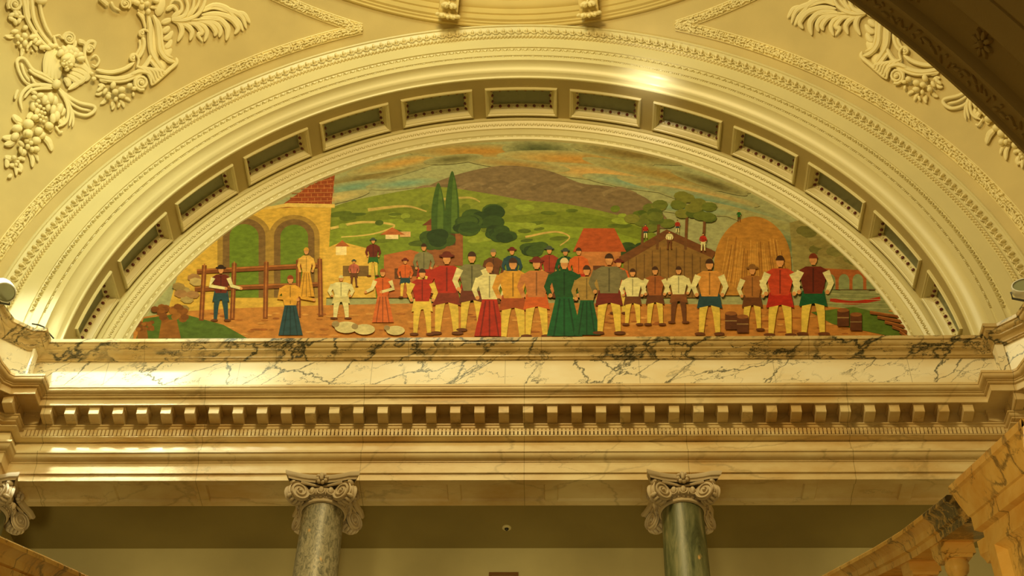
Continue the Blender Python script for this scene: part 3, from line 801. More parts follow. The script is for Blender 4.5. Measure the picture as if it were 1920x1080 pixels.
def archcurve(sg, a1=86):
    # from the tip down along the big arch
    v = SPH(tipaz, EB)-SC; a0 = math.degrees(atan2(v.x, v.z)); n = 90
    return [SC+Vector((sg*RBd*sin(radians(a0+(a1-a0)*i/n)), YBd-SC.y, RBd*cos(radians(a0+(a1-a0)*i/n)))) for i in range(n+1)]
for sg, nm in ((-1, 'left'), (1, 'right')):
    leafy(archcurve(sg), 'trim_11', 'leafy plaster border beside the great arch on the %s pendentive' % nm)
    leafy([SPH(sg*(tipaz+(60-tipaz)*i/60), EB) for i in range(61)], 'trim_12', 'leafy plaster border under the dome ring on the %s pendentive' % nm)

# ring under the dome, drum wall
def ringlathe(prof, name, mat, label=None):
    m = MB(); n = 160
    rows = [[Vector((X0+r*sin(radians(-75+150*i/n)), SC.y+r*cos(radians(-75+150*i/n)), ZC+z)) for i in range(n+1)] for r, z in prof]
    m.grid(rows); o = m.build(name, mat); struct(o)
    if label: o['label'] = label
ringlathe([(6.92, 6.90), (6.89, 6.885), (6.87, 6.89), (6.865, 6.93), (6.84, 6.94), (6.835, 6.97), (6.80, 6.985), (6.80, 7.10)], 'trim_13', M_drum, 'stepped ring cornice at the foot of the dome')
ringlathe([(6.80, 7.10), (6.775, 7.11), (6.775, 7.24), (6.75, 7.25), (6.72, 7.28), (6.69, 7.33), (6.69, 7.36), (6.66, 7.37), (6.64, 7.40), (6.64, 9.6)], 'wall_drum', M_drum)
def dome():
    m = MB(); rows = []
    for j in range(9):
        t = j/8*pi/2*.78; rows.append([Vector((X0+6.5*cos(t)*cos(2*pi*i/48), SC.y+6.5*cos(t)*sin(2*pi*i/48), ZC+9.6+4.5*sin(t))) for i in range(48)])
    m.grid(rows, closed_v=True); return m.build('ceiling_dome', M_drum)
struct(dome())
def bracket():
    root = empty('dome_bracket', (X0, SC.y, ZC+6.58)); m = MB()
    # local frame: +Y outward along the radius; the bracket stands inside the wall
    w = .15; prof = [(6.64, .85), (6.30, .85), (6.36, .70), (6.46, .50), (6.55, .34), (6.62, .27), (6.67, .24), (6.72, .24), (6.76, .30), (6.74, .36), (6.68, .42), (6.63, .52)]
    a = [Vector((-w, y, z)) for y, z in prof]; b = [Vector((w, y, z)) for y, z in prof]; k = len(prof)
    m.add([v for v in a+b], [(i, (i+1) % k, k+(i+1) % k, k+i) for i in range(k)]+[tuple(range(k))[::-1], tuple(range(k, 2*k))])
    ob = m.build('console', M_drum, smooth=False); ob.parent = root
    m = MB()
    up = Vector((0, .35, 1)).normalized(); n = Vector((0, -1, .35)).normalized(); sx = Vector((1, 0, 0))
    for (z, sc) in ((.30, 1.0), (.42, 1.05), (.56, .95), (.70, .85)):
        y = 6.68-(z-.05)*.46
        c = Vector((0, y, z))
        for s in (-1, 1):
            for j, (ang, l) in enumerate(((.35, .10), (.8, .095), (1.25, .08), (1.8, .06))):
                d = (up*-cos(ang)+sx*s*sin(ang)).normalized() if z < .32 else (up*cos(ang)+sx*s*sin(ang)).normalized()
                m.ell(c+d*l*.85*sc+n*.03, d*l*.9*sc, n.cross(d)*.030, n*.040, 6, 4)
        m.ell(c+n*.05, up*.09, sx*.022, n*.03, 6, 4)
    for j in range(5):      # hanging acanthus tip
        ang = (j-2)*.55; d = (-up*cos(ang)+sx*sin(ang)).normalized()
        m.ell(Vector((0, 6.70, .24))+d*.09+n*.02, d*.13, n.cross(d)*.036, n*.035, 7, 5)
        m.ell(Vector((0, 6.70, .24))+d*.18+n*.035, d*.045, n.cross(d)*.032, n*.03, 6, 4)
    ob = m.build('acanthus_leaf', M_orn); ob.parent = root
    return root
b1 = bracket(); b1.rotation_euler.z = radians(9.6); tag(b1, 'acanthus bracket under the dome, left of the arch crown', 'bracket', 'acanthus brackets of the dome ring')
b2 = copy_tree(b1); b2.rotation_euler.z = radians(-9.6); tag(b2, 'acanthus bracket under the dome, right of the arch crown', 'bracket', 'acanthus brackets of the dome ring')

# ---------------------------------------------------------------- rococo cartouches on the pendentives
PXM = .0078
def cartouche(mirror):
    root = empty('plaster_cartouche', sph_px(170, 60) if not mirror else Vector((2*X0-sph_px(170, 60).x, sph_px(170, 60).y, sph_px(170, 60).z)))
    def MX(v): return Vector((2*X0-v.x, v.y, v.z)) if mirror else v
    rr = random.Random(3)
    class OB(MB):
        def st(s, pts, r0, r1=None, h=.03, fl=.8, n=6, z=1.0):
            # stroke in photo pixels laid on the vault surface; h = height above it (m)
            r1 = r0 if r1 is None else r1
            sm = smooth([(p[0]/z, p[1]/z) for p in pts], 5); P = [sph_px(x, y, h) for x, y in sm]
            def rad(t): return PXM*(r0+(r1-r0)*t)*(.35+.65*min(1, min(t, 1-t)*7))
            s.tube(P, rad, n, flat=fl, nrm=nrm_s)
        def leaf(s, pts, w, h=.03):
            sm = smooth(pts, 5); P = [sph_px(x, y, h) for x, y in sm]
            s.tube(P, lambda t: PXM*w*(.25+.95*sin(pi*min(1, t*1.02))**.7 if t < .98 else .2), 6, flat=.5, nrm=nrm_s)
        def ball(s, x, y, r, h=.05, el=1.0, ang=0, fl=.9):
            p = sph_px(x, y, h); n = nrm_s(p); t = (sph_px(x+1, y, h)-p).normalized(); b = n.cross(t)
            d = t*cos(ang)+b*sin(ang); e = n.cross(d)
            s.ell(p, d*PXM*r*el, e*PXM*r, n*PXM*r*fl, 10, 6)
        def spiral(s, x, y, R, turns=2.2, w=3.0, a0=0, sg=1, h=.05):
            pts = [(x+R*(1-t)**.8*cos(a0+sg*2*pi*turns*t), y+R*(1-t)**.8*sin(a0+sg*2*pi*turns*t)) for t in [i/26 for i in range(27)]]
            P = [sph_px(px, py, h+.03*i/26) for i, (px, py) in enumerate(pts)]
            s.tube(P, lambda t: PXM*w*(1.15-.5*t), 6, nrm=nrm_s); s.ball(x, y, R*.28, h+.03)
            s.ball(x, y, R*.95, h-.03, fl=.3)
        def fin(s, name, parent=root, mat=M_orn):
            s.v = [tuple(MX(Vector(v))) for v in s.v]
            if mirror: s.f = [f[::-1] for f in s.f]
            return s.build(name, mat, parent)
    f = OB()
    for p, a, b in [(((-2,-25),(20,-12),(40,-8),(46,10),(50,32),(62,56),(80,80),(98,92)), 5, 4), (((58,-12),(60,10),(64,35),(75,58),(90,78),(101,88)), 4.5, 4), (((73,-10),(75,10),(79,30),(87,52),(98,70)), 4, 3.5), (((50,-5),(52,20),(56,36)), 5, 3),
        (((180,131),(205,136),(232,130),(252,117)), 4.5, 4), (((178,142),(215,148),(245,142),(272,124),(285,100)), 5, 4.5), (((190,150),(225,153),(250,146),(280,128)), 3.5, 3),
        (((267,68),(270,82),(266,98),(258,110)), 4.5, 4), (((262,74),(262,90),(254,104)), 3, 2.5), (((277,26),(281,50),(281,75),(284,98),(296,118),(306,132)), 6, 5), (((287,28),(294,45),(297,70),(300,95),(314,112),(328,116)), 6, 5),
        (((296,36),(302,55),(304,80),(310,100),(324,108)), 3, 3), (((258,22),(268,36),(273,55)), 4, 3), (((280,110),(296,130),(310,136)), 5, 4), (((186,-4),(203,11)), 5, 5), (((208,3),(214,14),(226,20)), 4, 2), (((288,118),(300,132),(306,138)), 4, 3),
        (((330,108),(331,118),(318,130),(300,146),(284,160)), 4, 4), (((100,66),(106,84),(112,92)), 3, 3)]: f.st(p, a, b, .05)
    for k in range(6): f.st(((256+k*8,124+k*1),(272+k*7,132+k*.5),(282+k*5,148-k*2),(284+k*5,160-k*4)), 3.2, 2.4, .07)
    f.ball(78, 2, 7, .06, 1.6, .1); f.ball(300, 12, 10, .03, 2, 1.2, .3); f.ball(290, 80, 13, .01, 3.2, 1.4, .3); f.ball(312, 100, 9, .01, 1.8, .9, .3); f.ball(300,126,12,.01,1.4,.8,.4)
    for p in (((304,62),(312,56),(318,50)),((306,74),(316,70),(324,58)),((308,90),(316,86),(322,74)),((302,44),(312,40),(322,36))): f.leaf(p, 5, .02)
    f.fin('scrolled_frame')
    s = OB(); s.spiral(28, 8, 14, 2.2, 3, 2.5); s.spiral(130, 72, 12, 2.4, 2.6, 3, 1); s.st(((142,76),(138,88),(122,92),(110,90)), 4, 3, .06); s.spiral(168, 92, 8, 1.9, 2.4, 0, -1)
    s.st(((176,92),(178,80),(168,78),(160,88),(159,105),(164,120),(170,132)), 4, 3, .06); s.st(((172,108),(180,104),(186,114),(180,124),(172,120)), 2.6, 2, .06); s.st(((146,78),(156,80),(160,86)), 6, 4, .05)
    s.spiral(265, 155, 14, 2.3, 3.2, 1.2, 1); s.st(((285,150),(280,138),(262,134),(246,140)), 4, 4, .07); s.spiral(235, 7, 10, 2.2, 2.4, 1, -1); s.spiral(266, 62, 6, 1.4, 2.6, 1); s.spiral(249, 108, 5.5, 1.4, 2.6, 1); s.st(((260,62),(270,56),(280,62),(284,78)), 3, 2.5, .06); s.st(((244,104),(254,102),(260,112),(256,128)), 3, 2.5, .06)
    s.st(((102,68),(112,66),(116,72)), 2, 1.5, .05); s.ball(104, 86, 5, .05)
    s.fin('volute_scrolls')
    c = OB(); c.ball(127, 114, 14, .10, 1.15, 1.3)
    for (x, y) in ((114,100),(120,95),(128,93),(136,94),(143,98),(149,104),(152,111),(132,99),(141,103),(123,99)): c.ball(x, y-1, 6.2, .115, 1.5, rr.random()*3)
    c.ball(125, 119, 2.0, .205, 1.6, 1.4); c.ball(133, 122, 4.4, .165); c.ball(118.5, 120, 4.2, .165); c.ball(124.5, 125.5, 1.7, .19, 1.9, .3); c.ball(125.5, 130, 4, .15, 1.2, .2)
    c.ball(120.5, 114.5, 1.6, .19, 1.9, .3); c.ball(130.5, 116.5, 1.6, .19, 1.9, .3); c.ball(125, 109, 6, .165, 1.6, .3)
    c.fin('cherub_head')
    w = OB(); w.ball(99, 108, 14, .0, 1.5, 1.4, .4); w.ball(146, 134, 15, .0, 1.4, .4, .4)
    for p in (((104,92),(92,100),(86,120),(84,142)),((108,96),(97,106),(92,126),(91,147)),((110,102),(102,114),(98,130),(98,150)),((112,108),(106,122),(104,138),(106,154)),((114,118),(110,132),(110,148))): w.leaf(p, 5.5, .05)
    for p in (((138,122),(152,124),(164,134),(160,148)),((134,130),(150,134),(160,142),(150,156)),((130,136),(146,142),(154,150),(140,160)),((124,140),(138,148),(144,156),(128,168)),((120,146),(128,154),(126,162)),((150,116),(162,126),(167,140),(160,152))): w.leaf(p, 5.5, .05)
    w.fin('cherub_wings')
    b = OB(); b.ball(106, 158, 8, .07, 1.3, .9)
    for p, r in ((((104,154),(82,140),(62,131),(48,112),(38,109),(32,116),(36,134),(46,152),(60,160)), 3.6), (((100,156),(80,146),(64,138),(54,130)), 3.4), (((58,142),(66,156),(84,162),(100,162)), 3), (((40,118),(46,138),(56,152)), 3),
        (((100,160),(78,159),(58,161),(44,172),(38,188),(42,206)), 3.6), (((98,166),(74,166),(56,171),(46,184)), 3), (((34,168),(30,178),(28,186)), 3),
        (((110,164),(130,182),(150,193),(176,199),(177,208),(164,216),(148,214),(134,206),(120,188)), 3.6), (((116,176),(134,194),(152,204),(170,207)), 3), (((114,168),(128,184),(146,190)), 2.6),
        (((110,168),(122,186),(128,208),(124,228),(108,238)), 3.4), (((114,170),(128,192),(134,214),(130,236)), 3), (((120,180),(134,204),(138,222),(136,238)), 2.6), (((104,236),(112,248),(118,246)), 2.6)): b.st(p, r, r*.8, .05, .6)
    b.fin('ribbon_bow')
    p_ = OB()
    for q, wd in ((((322,38),(336,44),(341,60),(333,78)), 5), (((332,42),(350,48),(360,60),(356,76)), 5), (((345,42),(366,46),(378,60),(372,66),(380,78)), 4.5), (((358,40),(380,48),(388,62),(383,78)), 4.5), (((366,38),(392,44),(404,58),(402,68)), 5), (((372,37),(400,42),(413,56),(411,70)), 5),
        (((376,34),(405,33),(424,48),(427,62),(424,76)), 5.5), (((378,28),(405,26),(432,34),(446,52),(440,64)), 5.5), (((372,24),(400,10),(425,16),(438,32),(452,54)), 5), (((396,14),(425,18),(452,30),(462,54)), 5), (((430,22),(455,25),(464,36),(469,44)), 4), (((436,28),(448,42),(456,58)), 4)): p_.leaf(q, wd, .04)
    for q, r in ((((322,38),(350,37),(372,26),(384,4),(386,-20)), 5), (((322,36),(345,30),(352,10),(344,-10)), 5), (((322,35),(340,20),(338,4),(326,0),(318,10)), 4), (((350,34),(362,14),(364,-14)), 4), (((356,30),(372,8),(374,-16)), 3.5), (((312,20),(324,12),(332,22),(322,32)), 5), (((380,22),(400,16),(430,24)), 2.5), (((350,38),(390,36),(420,40)), 2.5)): p_.st(q, r, r*.6, .05)
    p_.fin('palm_fronds')
    def cluster(name, items, leaves, label=None):
        m = OB()
        for x, y, r, el, a, h in items: m.ball(x, y, r, h, el, a)
        for x, y, ang, l, wd in leaves:
            m.leaf(((x, y), (x+l*.5*cos(ang)+l*.12*sin(ang), y+l*.5*sin(ang)-l*.12*cos(ang)), (x+l*cos(ang), y+l*sin(ang))), wd, .04)
        return m.fin(name)
    cluster('fruit_cluster', [(46,67,6,1,0,.10),(33,69,5,1,0,.08),(47,81,5,1.3,1.2,.09),(34,81,3.5,1,0,.07),(28,59,4.5,1.7,.1,.06),(47,52,5,1.2,.5,.06),(62,69,5,1.8,.2,.07),(40,74,4,1,0,.09),(39,87,3,1.6,1.2,.05),(52,88,3,1.8,1.1,.05),(57,82,3.2,2.4,.9,.06),(43,95,3,1.6,1.2,.04),(60,96,2.6,1,0,.04),(51,94,2.6,1,0,.04),(72,80,4.5,1.8,.5,.07),(80,89,4.5,1.6,.3,.07),(90,90,5,1.5,-.2,.07),(66,76,4,1.6,.9,.08),(96,86,5.5,1.3,-.2,.08)],
        [(58,78,1.0,20,3.5),(40,88,1.6,18,3),(72,84,.8,18,3.5),(26,64,3.0,18,2),(26,70,3.3,16,2),(60,66,-.6,14,3)])
    cluster('blossom', [(30,28,5,1,0,.06)]+[(30+9*cos(t),32+9*sin(t),4.2,1.7,t,.05) for t in [i*pi/3.5 for i in range(7)]], [(26,22,-1,6,2)])
    cluster('blossom', [(266,4,4,1,0,.10)]+[(266+9*cos(t),4+8*sin(t),6,1.2,t,.07) for t in [i*2*pi/5+.4 for i in range(5)]]+[(278,22,5,1.3,1.2,.08),(250,2,5,1.4,.5,.05),(292,2,5,1.5,-.3,.06),(296,-6,5,1.2,0,.06)], [(258,18,.6,16,4),(262,24,1.2,18,4),(282,14,.2,14,3)])
    cluster('fruit_cluster', [(176,148,4.5,1.1,0,.08),(172,138,4,1,0,.08),(190,164,4,2,.9,.06),(186,168,3.5,2,.6,.06),(197,171,4,1.8,.9,.07),(203,181,5.5,1,0,.09),(216,172,5.5,1.2,.3,.10),(212,160,5.5,1.4,1.0,.08),(228,168,6,1.3,.2,.09),(229,180,5,1.5,.1,.08),(217,186,4,1.3,1.2,.08),(196,174,3,1,0,.07),(243,161,5.5,1.2,.4,.09),(251,166,4,1.4,0,.07),(250,177,3,1.7,1.5,.05),(210,196,3,2,1.4,.04),(223,197,3,2,1.1,.04),(204,176,4,1,0,.09)],
        [(186,150,.3,16,4),(192,172,2.8,14,3),(200,184,2.4,16,3),(212,190,1.7,16,3),(224,188,1.0,16,3),(232,184,.4,14,3),(184,160,.2,14,3)])
    cluster('fruit_cluster', [(64,183,5,1.1,0,.11),(76,179,5.5,1.4,.2,.11),(94,184,8,1.4,1.3,.12),(84,187,6,1.6,1.3,.12),(103,189,6,1.7,1.4,.11),(72,190,4,1,0,.12),(68,196,4,1,0,.11),(75,200,4,1.1,0,.12),(82,204,3.2,1,0,.13),(78,210,3.4,1,0,.13),(84,212,3.2,1,0,.13),(74,216,3.4,1,0,.12),(80,219,3.2,1,0,.12),(86,221,3.2,1,0,.11),(76,225,3.2,1,0,.11),(82,228,3.2,1,0,.11),(66,220,6,1.3,.2,.09),(70,208,5,1.5,1,.09),(90,201,5,1.6,1.3,.11),(100,206,6,1.8,1.2,.10),(112,204,6.5,1.8,1.1,.10),(106,218,7,1.6,1.2,.10),(99,222,6,1.8,1.4,.10),(118,210,5,1.8,1.0,.08),(92,236,8,1.1,0,.06),(62,200,6,1.5,1.4,.07),(88,192,5,1.2,0,.12)],
        [(60,210,2.2,16,5),(70,176,-2.4,18,4),(104,196,.9,24,6),(108,224,1.0,16,5),(90,228,1.4,20,5),(114,214,1.3,18,4)])
    cluster('fruit_cluster', [(53,233,10,1.05,0,.11),(32,241,8,1.3,0,.08),(52,251,9,1.1,.2,.13),(52,251,5,1,0,.19),(72,246,8,1.1,.5,.10),(68,264,8,1.1,0,.10),(68,280,6.5,1,0,.08),(50,264,4.5,1,0,.12),(58,268,4.5,1,0,.12),(52,275,4.5,1.2,1.5,.11),(60,280,4.5,1.2,1.5,.10),(40,270,4.5,1.6,-1,.09),(39,281,4,1.8,1.4,.08),(28,256,7,1.4,.7,.07),(44,286,6,1.2,1,.06),(78,254,7,1.2,.4,.07)],
        [(42,228,-2.5,22,6),(40,236,-2.0,22,4),(30,254,3.0,26,5),(28,262,2.7,22,5),(80,256,.9,26,6),(86,262,1.1,24,5),(54,284,1.35,30,4),(60,284,1.0,22,3),(64,228,-.5,14,4)])
    cluster('blossom', [(26,296,5,1,0,.07),(33,304,4,1,0,.06),(36,298,3.5,1,0,.06),(30,309,3.5,1,0,.06)], [(24,296,3.3,16,5),(12,298,1.6,16,4),(18,310,.2,12,3.5),(36,296,.4,12,4),(36,306,1.4,16,4),(30,318,.4,12,3),(24,306,1.3,24,3),(22,326,2.4,10,3)])
    s2 = 'shell-and-scroll plaster cartouche with cherub head and fruit garlands'
    tag(root, (s2+' on the left pendentive') if not mirror else 'plaster cartouche on the right pendentive, partly hidden by the dark near arch', 'plaster relief', 'cartouches on the pendentives')
    return root
cartouche(False); cartouche(True)

# ---------------------------------------------------------------- dark near arch
near = empty('near_arch', (-3.87, 4.4, 3.03)); near.name = 'wall_near_arch'; struct(near)
NCX, NCZ, NR = -3.87, 3.03, 6.43
def NP(a, r, Y): return Vector((NCX+r*cos(a), Y, NCZ+r*sin(a)))
mb = MB(); n = 70
prof = [(NR+1.6, 4.42), (NR+.05, 4.42), (NR, 4.40), (NR-.0, 4.385), (NR+.02, 4.375), (NR+.02, 4.27), (NR, 4.262), (NR, 4.24), (NR+.015, 4.23), (NR+.05, 4.22), (NR+.06, 4.04), (NR+.015, 4.02), (NR, 4.01), (NR, 3.86), (NR+.01, 3.855), (NR+.01, 3.845), (NR, 3.84), (NR, 3.5), (NR+1.6, 3.5)]
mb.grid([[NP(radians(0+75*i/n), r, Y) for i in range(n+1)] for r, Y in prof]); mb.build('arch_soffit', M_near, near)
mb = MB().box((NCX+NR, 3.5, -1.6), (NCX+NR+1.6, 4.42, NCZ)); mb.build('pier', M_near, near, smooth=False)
mb = MB(); rr = random.Random(8)
for i in range(110):
    a = radians(14+60*i/110); rad = Vector((cos(a), 0, sin(a))); t = Vector((-sin(a), 0, cos(a))); y = Vector((0, 1, 0))
    p = NP(a, NR+.02, 4.322)
    ph = i*.9
    mb.ell(p+y*.022*sin(ph), (t*cos(ph*.7)+y*.6*sin(ph*.7))*.036, y*.014, rad*.016, 6, 4)
    mb.ell(p-y*.022*sin(ph)+t*.03, (t*.7+y*.5*cos(ph))*.024, y*.012, rad*.014, 6, 4)
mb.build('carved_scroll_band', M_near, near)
mb = MB()
for i in range(14):
    a = radians(15.5+4.6*i); rad = Vector((cos(a), 0, sin(a))); t = Vector((-sin(a), 0, cos(a))); y = Vector((0, 1, 0))
    p = NP(a, NR+.055, 4.13)
    for k in range(8):
        q = 2*pi*k/8; d = t*cos(q)+y*sin(q); mb.ell(p+d*.045, d*.035, rad.cross(d)*.017, rad*.022, 6, 4)
    mb.ell(p-rad*.012, t*.02, y*.02, rad*.022, 8, 5)
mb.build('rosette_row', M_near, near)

# ---------------------------------------------------------------- stair balustrades
def raked(mb, sec, path):
    # sec: closed list of (x, dz); path: list of (Y, z)
    rows = [[Vector((x, y, z+dz)) for x, dz in sec] for y, z in path]; mb.grid(rows, closed_v=True)
    k = len(sec); b = len(mb.v)-k*len(path); mb.f.append(tuple(b+j for j in range(k))[::-1]); mb.m.append(0)
    b = len(mb.v)-k; mb.f.append(tuple(b+j for j in range(k))); mb.m.append(0)
def railsec(xc, w, k=1):
    h = [(w*.5, 0), (w*.5+.012, -.012), (w*.5+.012, -.035), (w*.5-.004, -.045), (w*.5-.03, -.075), (w*.5-.035, -.115), (w*.5-.05, -.125), (w*.5-.055, -.165)]
    s_ = [(xc-a, b) for a, b in h]+[(xc+a, b) for a, b in h[::-1]]
    return s_
rail = empty('stair_balustrade', (2.05, 7.0, 4.2)); tag(rail, 'orange marble stair balustrade rising from the lower right edge', 'balustrade')
M_bm = M_blackmarble
mb = MB(); rp = [(9.6, 6.43), (8.86, 6.02), (8.0, 5.545), (7.29, 5.155), (6.7, 4.84), (6.13, 4.56), (5.75, 4.375), (5.45, 4.24)]
raked(mb, railsec(2.05, .30), rp[:5]+[(6.2, 4.594)]); mb.build('handrail', M_rail, rail)
mb = MB(); raked(mb, railsec(2.05, .30), [(6.2, 4.594), (6.13, 4.56), (5.79, 4.395)]); mb.build('black_marble_rail_block', M_bm, rail)
def zrail(Y):
    for (a, za), (b, zb) in zip(rp, rp[1:]):
        if b <= Y <= a: return zb+(za-zb)*(Y-b)/(a-b)
    return rp[-1][1]
def baluster(parent, x, y, zt, slope=.5):
    m = MB(); w = .085
    # square die cut to the rake
    vs = []
    for dz, ww in ((0, w), (-.075, w), (-.09, w*.86), (-.11, w*.8)):
        vs.append([Vector((x+sx*ww, y+sy*ww, zt+dz+(sy*ww*slope if dz > -.08 else sy*ww*slope*.6))) for sx, sy in ((-1,-1),(1,-1),(1,1),(-1,1))])
    m.grid(vs, closed_v=True)
    m.add([v for v in vs[0]], [(0, 1, 2, 3)]); m.add([v for v in vs[-1]], [(3, 2, 1, 0)])
    o = m.build('baluster', M_rail, parent, smooth=True, auto=30)
    m = MB(); m.lathe([(.0, -.08), (.046, -.09), (.056, -.115), (.061, -.145), (.055, -.175), (.040, -.195), (.038, -.225), (.056, -.235), (.060, -.25), (.052, -.262), (.036, -.275), (.034, -.31), (.045, -.37), (.066, -.44), (.082, -.51), (.080, -.56), (.058, -.60), (.045, -.62), (.06, -.64), (.07, -.67), (.07, -.74), (0, -.74)], (x, y, zt), 22)
    m.build('baluster_stem', M_rail, o)
    m = MB().box((x-w, y-w, zt-.9), (x+w, y+w, zt-.735)); m.build('baluster_foot', M_rail, o, smooth=False)
for (px, py) in ((1783, 1015), (1724, 1052), (1666, 1085)):
    p = at(px, py, X=2.05); baluster(rail, 2.05, p.y, zrail(p.y)-.155)
for yy in (8.2, 8.75): baluster(rail, 2.05, yy, zrail(yy)-.155)
baluster(rail, 2.05, 5.64, zrail(5.64)-.29)
mb = MB(); raked(mb, [(1.91, 0), (2.20, 0), (2.20, -.3), (1.91, -.3)], [(y, z-1.02) for y, z in rp if y > 5.5]); mb.build('string_course', M_rail, rail, smooth=False)

# newel pedestal with raked cap and sunk panel
ped = empty('newel_pedestal', (2.2, 4.9, 3.4)); tag(ped, 'panelled orange marble pedestal with sloping cap at the right edge', 'pedestal')
capp = []
for q in ((1777, 913), (1915, 785)):
    p = at(*q, X=1.80); capp.append((p.y, p.z))
(yc0, zc0), (yc1, zc1) = capp; sl = (zc0-zc1)/(yc0-yc1)
def capz(Y): return zc1+(Y-yc1)*sl
yend = yc0
mb = MB(); sec = [(1.80, 0), (1.80, -.035), (1.812, -.045), (1.83, -.10), (1.86, -.165), (1.87, -.17), (1.87, -.24), (1.90, -.25), (2.6, -.25), (2.6, 0)]
raked(mb, sec, [(yend, capz(yend)), (yc1, zc1), (4.47, zc1-.06)]); mb.build('sloping_cap', M_rail, ped, auto=25)
mb = MB(); e0 = at(1830, 945, X=1.9); yb0 = e0.y; xf = 1.90
def bz(Y): return capz(Y)-.24
yq = 4.47
# frame of the side face with a sunk raked panel
pin = .10; y0, y1 = yb0, yq
def quad(a, b, c, d): mb.add([a, b, c, d], [(0, 1, 2, 3)])
zb = -1.6
V = lambda x, y, z: Vector((x, y, z))
pa_, pb_ = y0-pin, 4.55
top = lambda Y: bz(max(Y, yc1))-(max(0, yc1-Y))*.45-.09
quad(V(xf, y0, zb), V(xf, y0, bz(y0)), V(xf, pa_, bz(pa_)), V(xf, pa_, zb))
quad(V(xf, pa_, top(pa_)), V(xf, pa_, bz(pa_)+.05), V(xf, pb_, bz(pb_)+.05), V(xf, pb_, top(pb_)))
quad(V(xf, pb_, zb), V(xf, pb_, bz(pb_)+.05), V(xf, y1, bz(y1)), V(xf, y1, zb)); quad(V(xf, y1, zb), V(2.5, y1, zb), V(2.5, y1, bz(y1)), V(xf, y1, bz(y1))); quad(V(2.5, y0, zb), V(2.5, y1, zb), V(2.5, y1, bz(y1)), V(2.5, y0, bz(y0)))
bt = lambda Y: top(Y)-.62
quad(V(xf, pa_, zb), V(xf, pa_, bt(pa_)), V(xf, pb_, bt(pb_)), V(xf, pb_, zb))
quad(V(xf, y0, zb), V(2.5, y0, zb), V(2.5, y0, bz(y0)), V(xf, y0, bz(y0)))
mb.build('die', M_rail, ped, smooth=False)
mb = MB(); o4 = [V(xf, pa_, top(pa_)), V(xf, pb_, top(pb_)), V(xf, pb_, bt(pb_)), V(xf, pa_, bt(pa_))]
def inset(k, d): 
    return [V(xf+d, pa_-k, top(pa_-k)-k), V(xf+d, pb_+k, top(pb_+k)-k), V(xf+d, pb_+k, bt(pb_+k)+k), V(xf+d, pa_-k, bt(pa_-k)+k)]
rows = [inset(0, 0), inset(.005, -.008), inset(.02, -.008), inset(.035, .012), inset(.055, .03), inset(.06, .03)]
mb.grid(rows, closed_v=True); mb.add(rows[-1], [(0, 1, 2, 3)]); mb.build('sunk_panel', M_rail, ped, auto=20)

# left handrail
rl = empty('stair_handrail', (-2.75, 6.2, 4.3)); tag(rl, 'orange marble stair handrail in the lower left corner', 'handrail')
mb = MB(); raked(mb, railsec(-2.75, .30), [(4.6, 3.56), (5.76, 4.14), (6.35, 4.44), (7.07, 4.80), (7.6, 5.07)])
mb.build('rail_cap', M_rail, rl)
mb = MB(); raked(mb, [(-2.86, -.13), (-2.64, -.13), (-2.64, -.30), (-2.86, -.30)], [(4.6, 3.56), (5.76, 4.14), (6.35, 4.44), (7.07, 4.80), (7.6, 5.07)])
mb.build('under_band', M_rail, rl, smooth=False)
mb = MB(); raked(mb, [(-2.83, -.28), (-2.67, -.28), (-2.67, -.95), (-2.83, -.95)], [(4.6, 3.56), (5.76, 4.14), (6.35, 4.44), (7.0, 4.77)])
mb.build('panel', M_rail, rl, smooth=False)

# floodlights on the ledge
def floodlight(px, py, tgt, label):
    p = at(px, py, Y=12.75); root = empty('floodlight', p); tag(root, label, 'floodlight', 'floodlights on the marble ledge')
    d = (Vector(tgt)-p).normalized(); s1 = d.cross(Vector((0, 0, 1))).normalized(); s2 = s1.cross(d)
    def disc(prof, name, mat, k=26):
        m = MB(); m.grid([[p+d*h+(s1*cos(2*pi*j/k)+s2*sin(2*pi*j/k)*.8)*r for j in range(k)] for r, h in prof], closed_v=True); return m.build(name, mat, root)
    disc([(0, -.12), (.07, -.12), (.13, -.09), (.155, -.03), (.16, .04), (.155, .06), (.14, .06)], 'housing', M_white)
    disc([(.14, .055), (.13, .045), (0, .045)], 'lens', M_lens)
    m = MB(); m.tube([p-d*.02+s1*.165, p-d*.02+s1*.17-Vector((0, 0, .10)), p-Vector((0, 0, .22))], .014, 6); m.tube([p-d*.02-s1*.165, p-d*.02-s1*.17-Vector((0, 0, .10)), p-Vector((0, 0, .22))], .014, 6)
    m.build('bracket', M_steel, root)
floodlight(8, 544, (-4.8, 12.2, 9.5), 'white floodlight on the ledge at the far left edge')
floodlight(1922, 541, (3, 3, 14), 'dark-lensed floodlight on the ledge at the far right edge')
mb = MB(); mb.tube([at(60, 607, Y=13.5), at(72, 609, Y=13.5), at(82, 613, Y=13.52), at(92, 625, Y=13.62), at(101, 635, Y=13.68)], .010, 6)
o = mb.build('cable', M_steel); tag(o, 'black cable lying on the ledge corner at the left', 'cable')

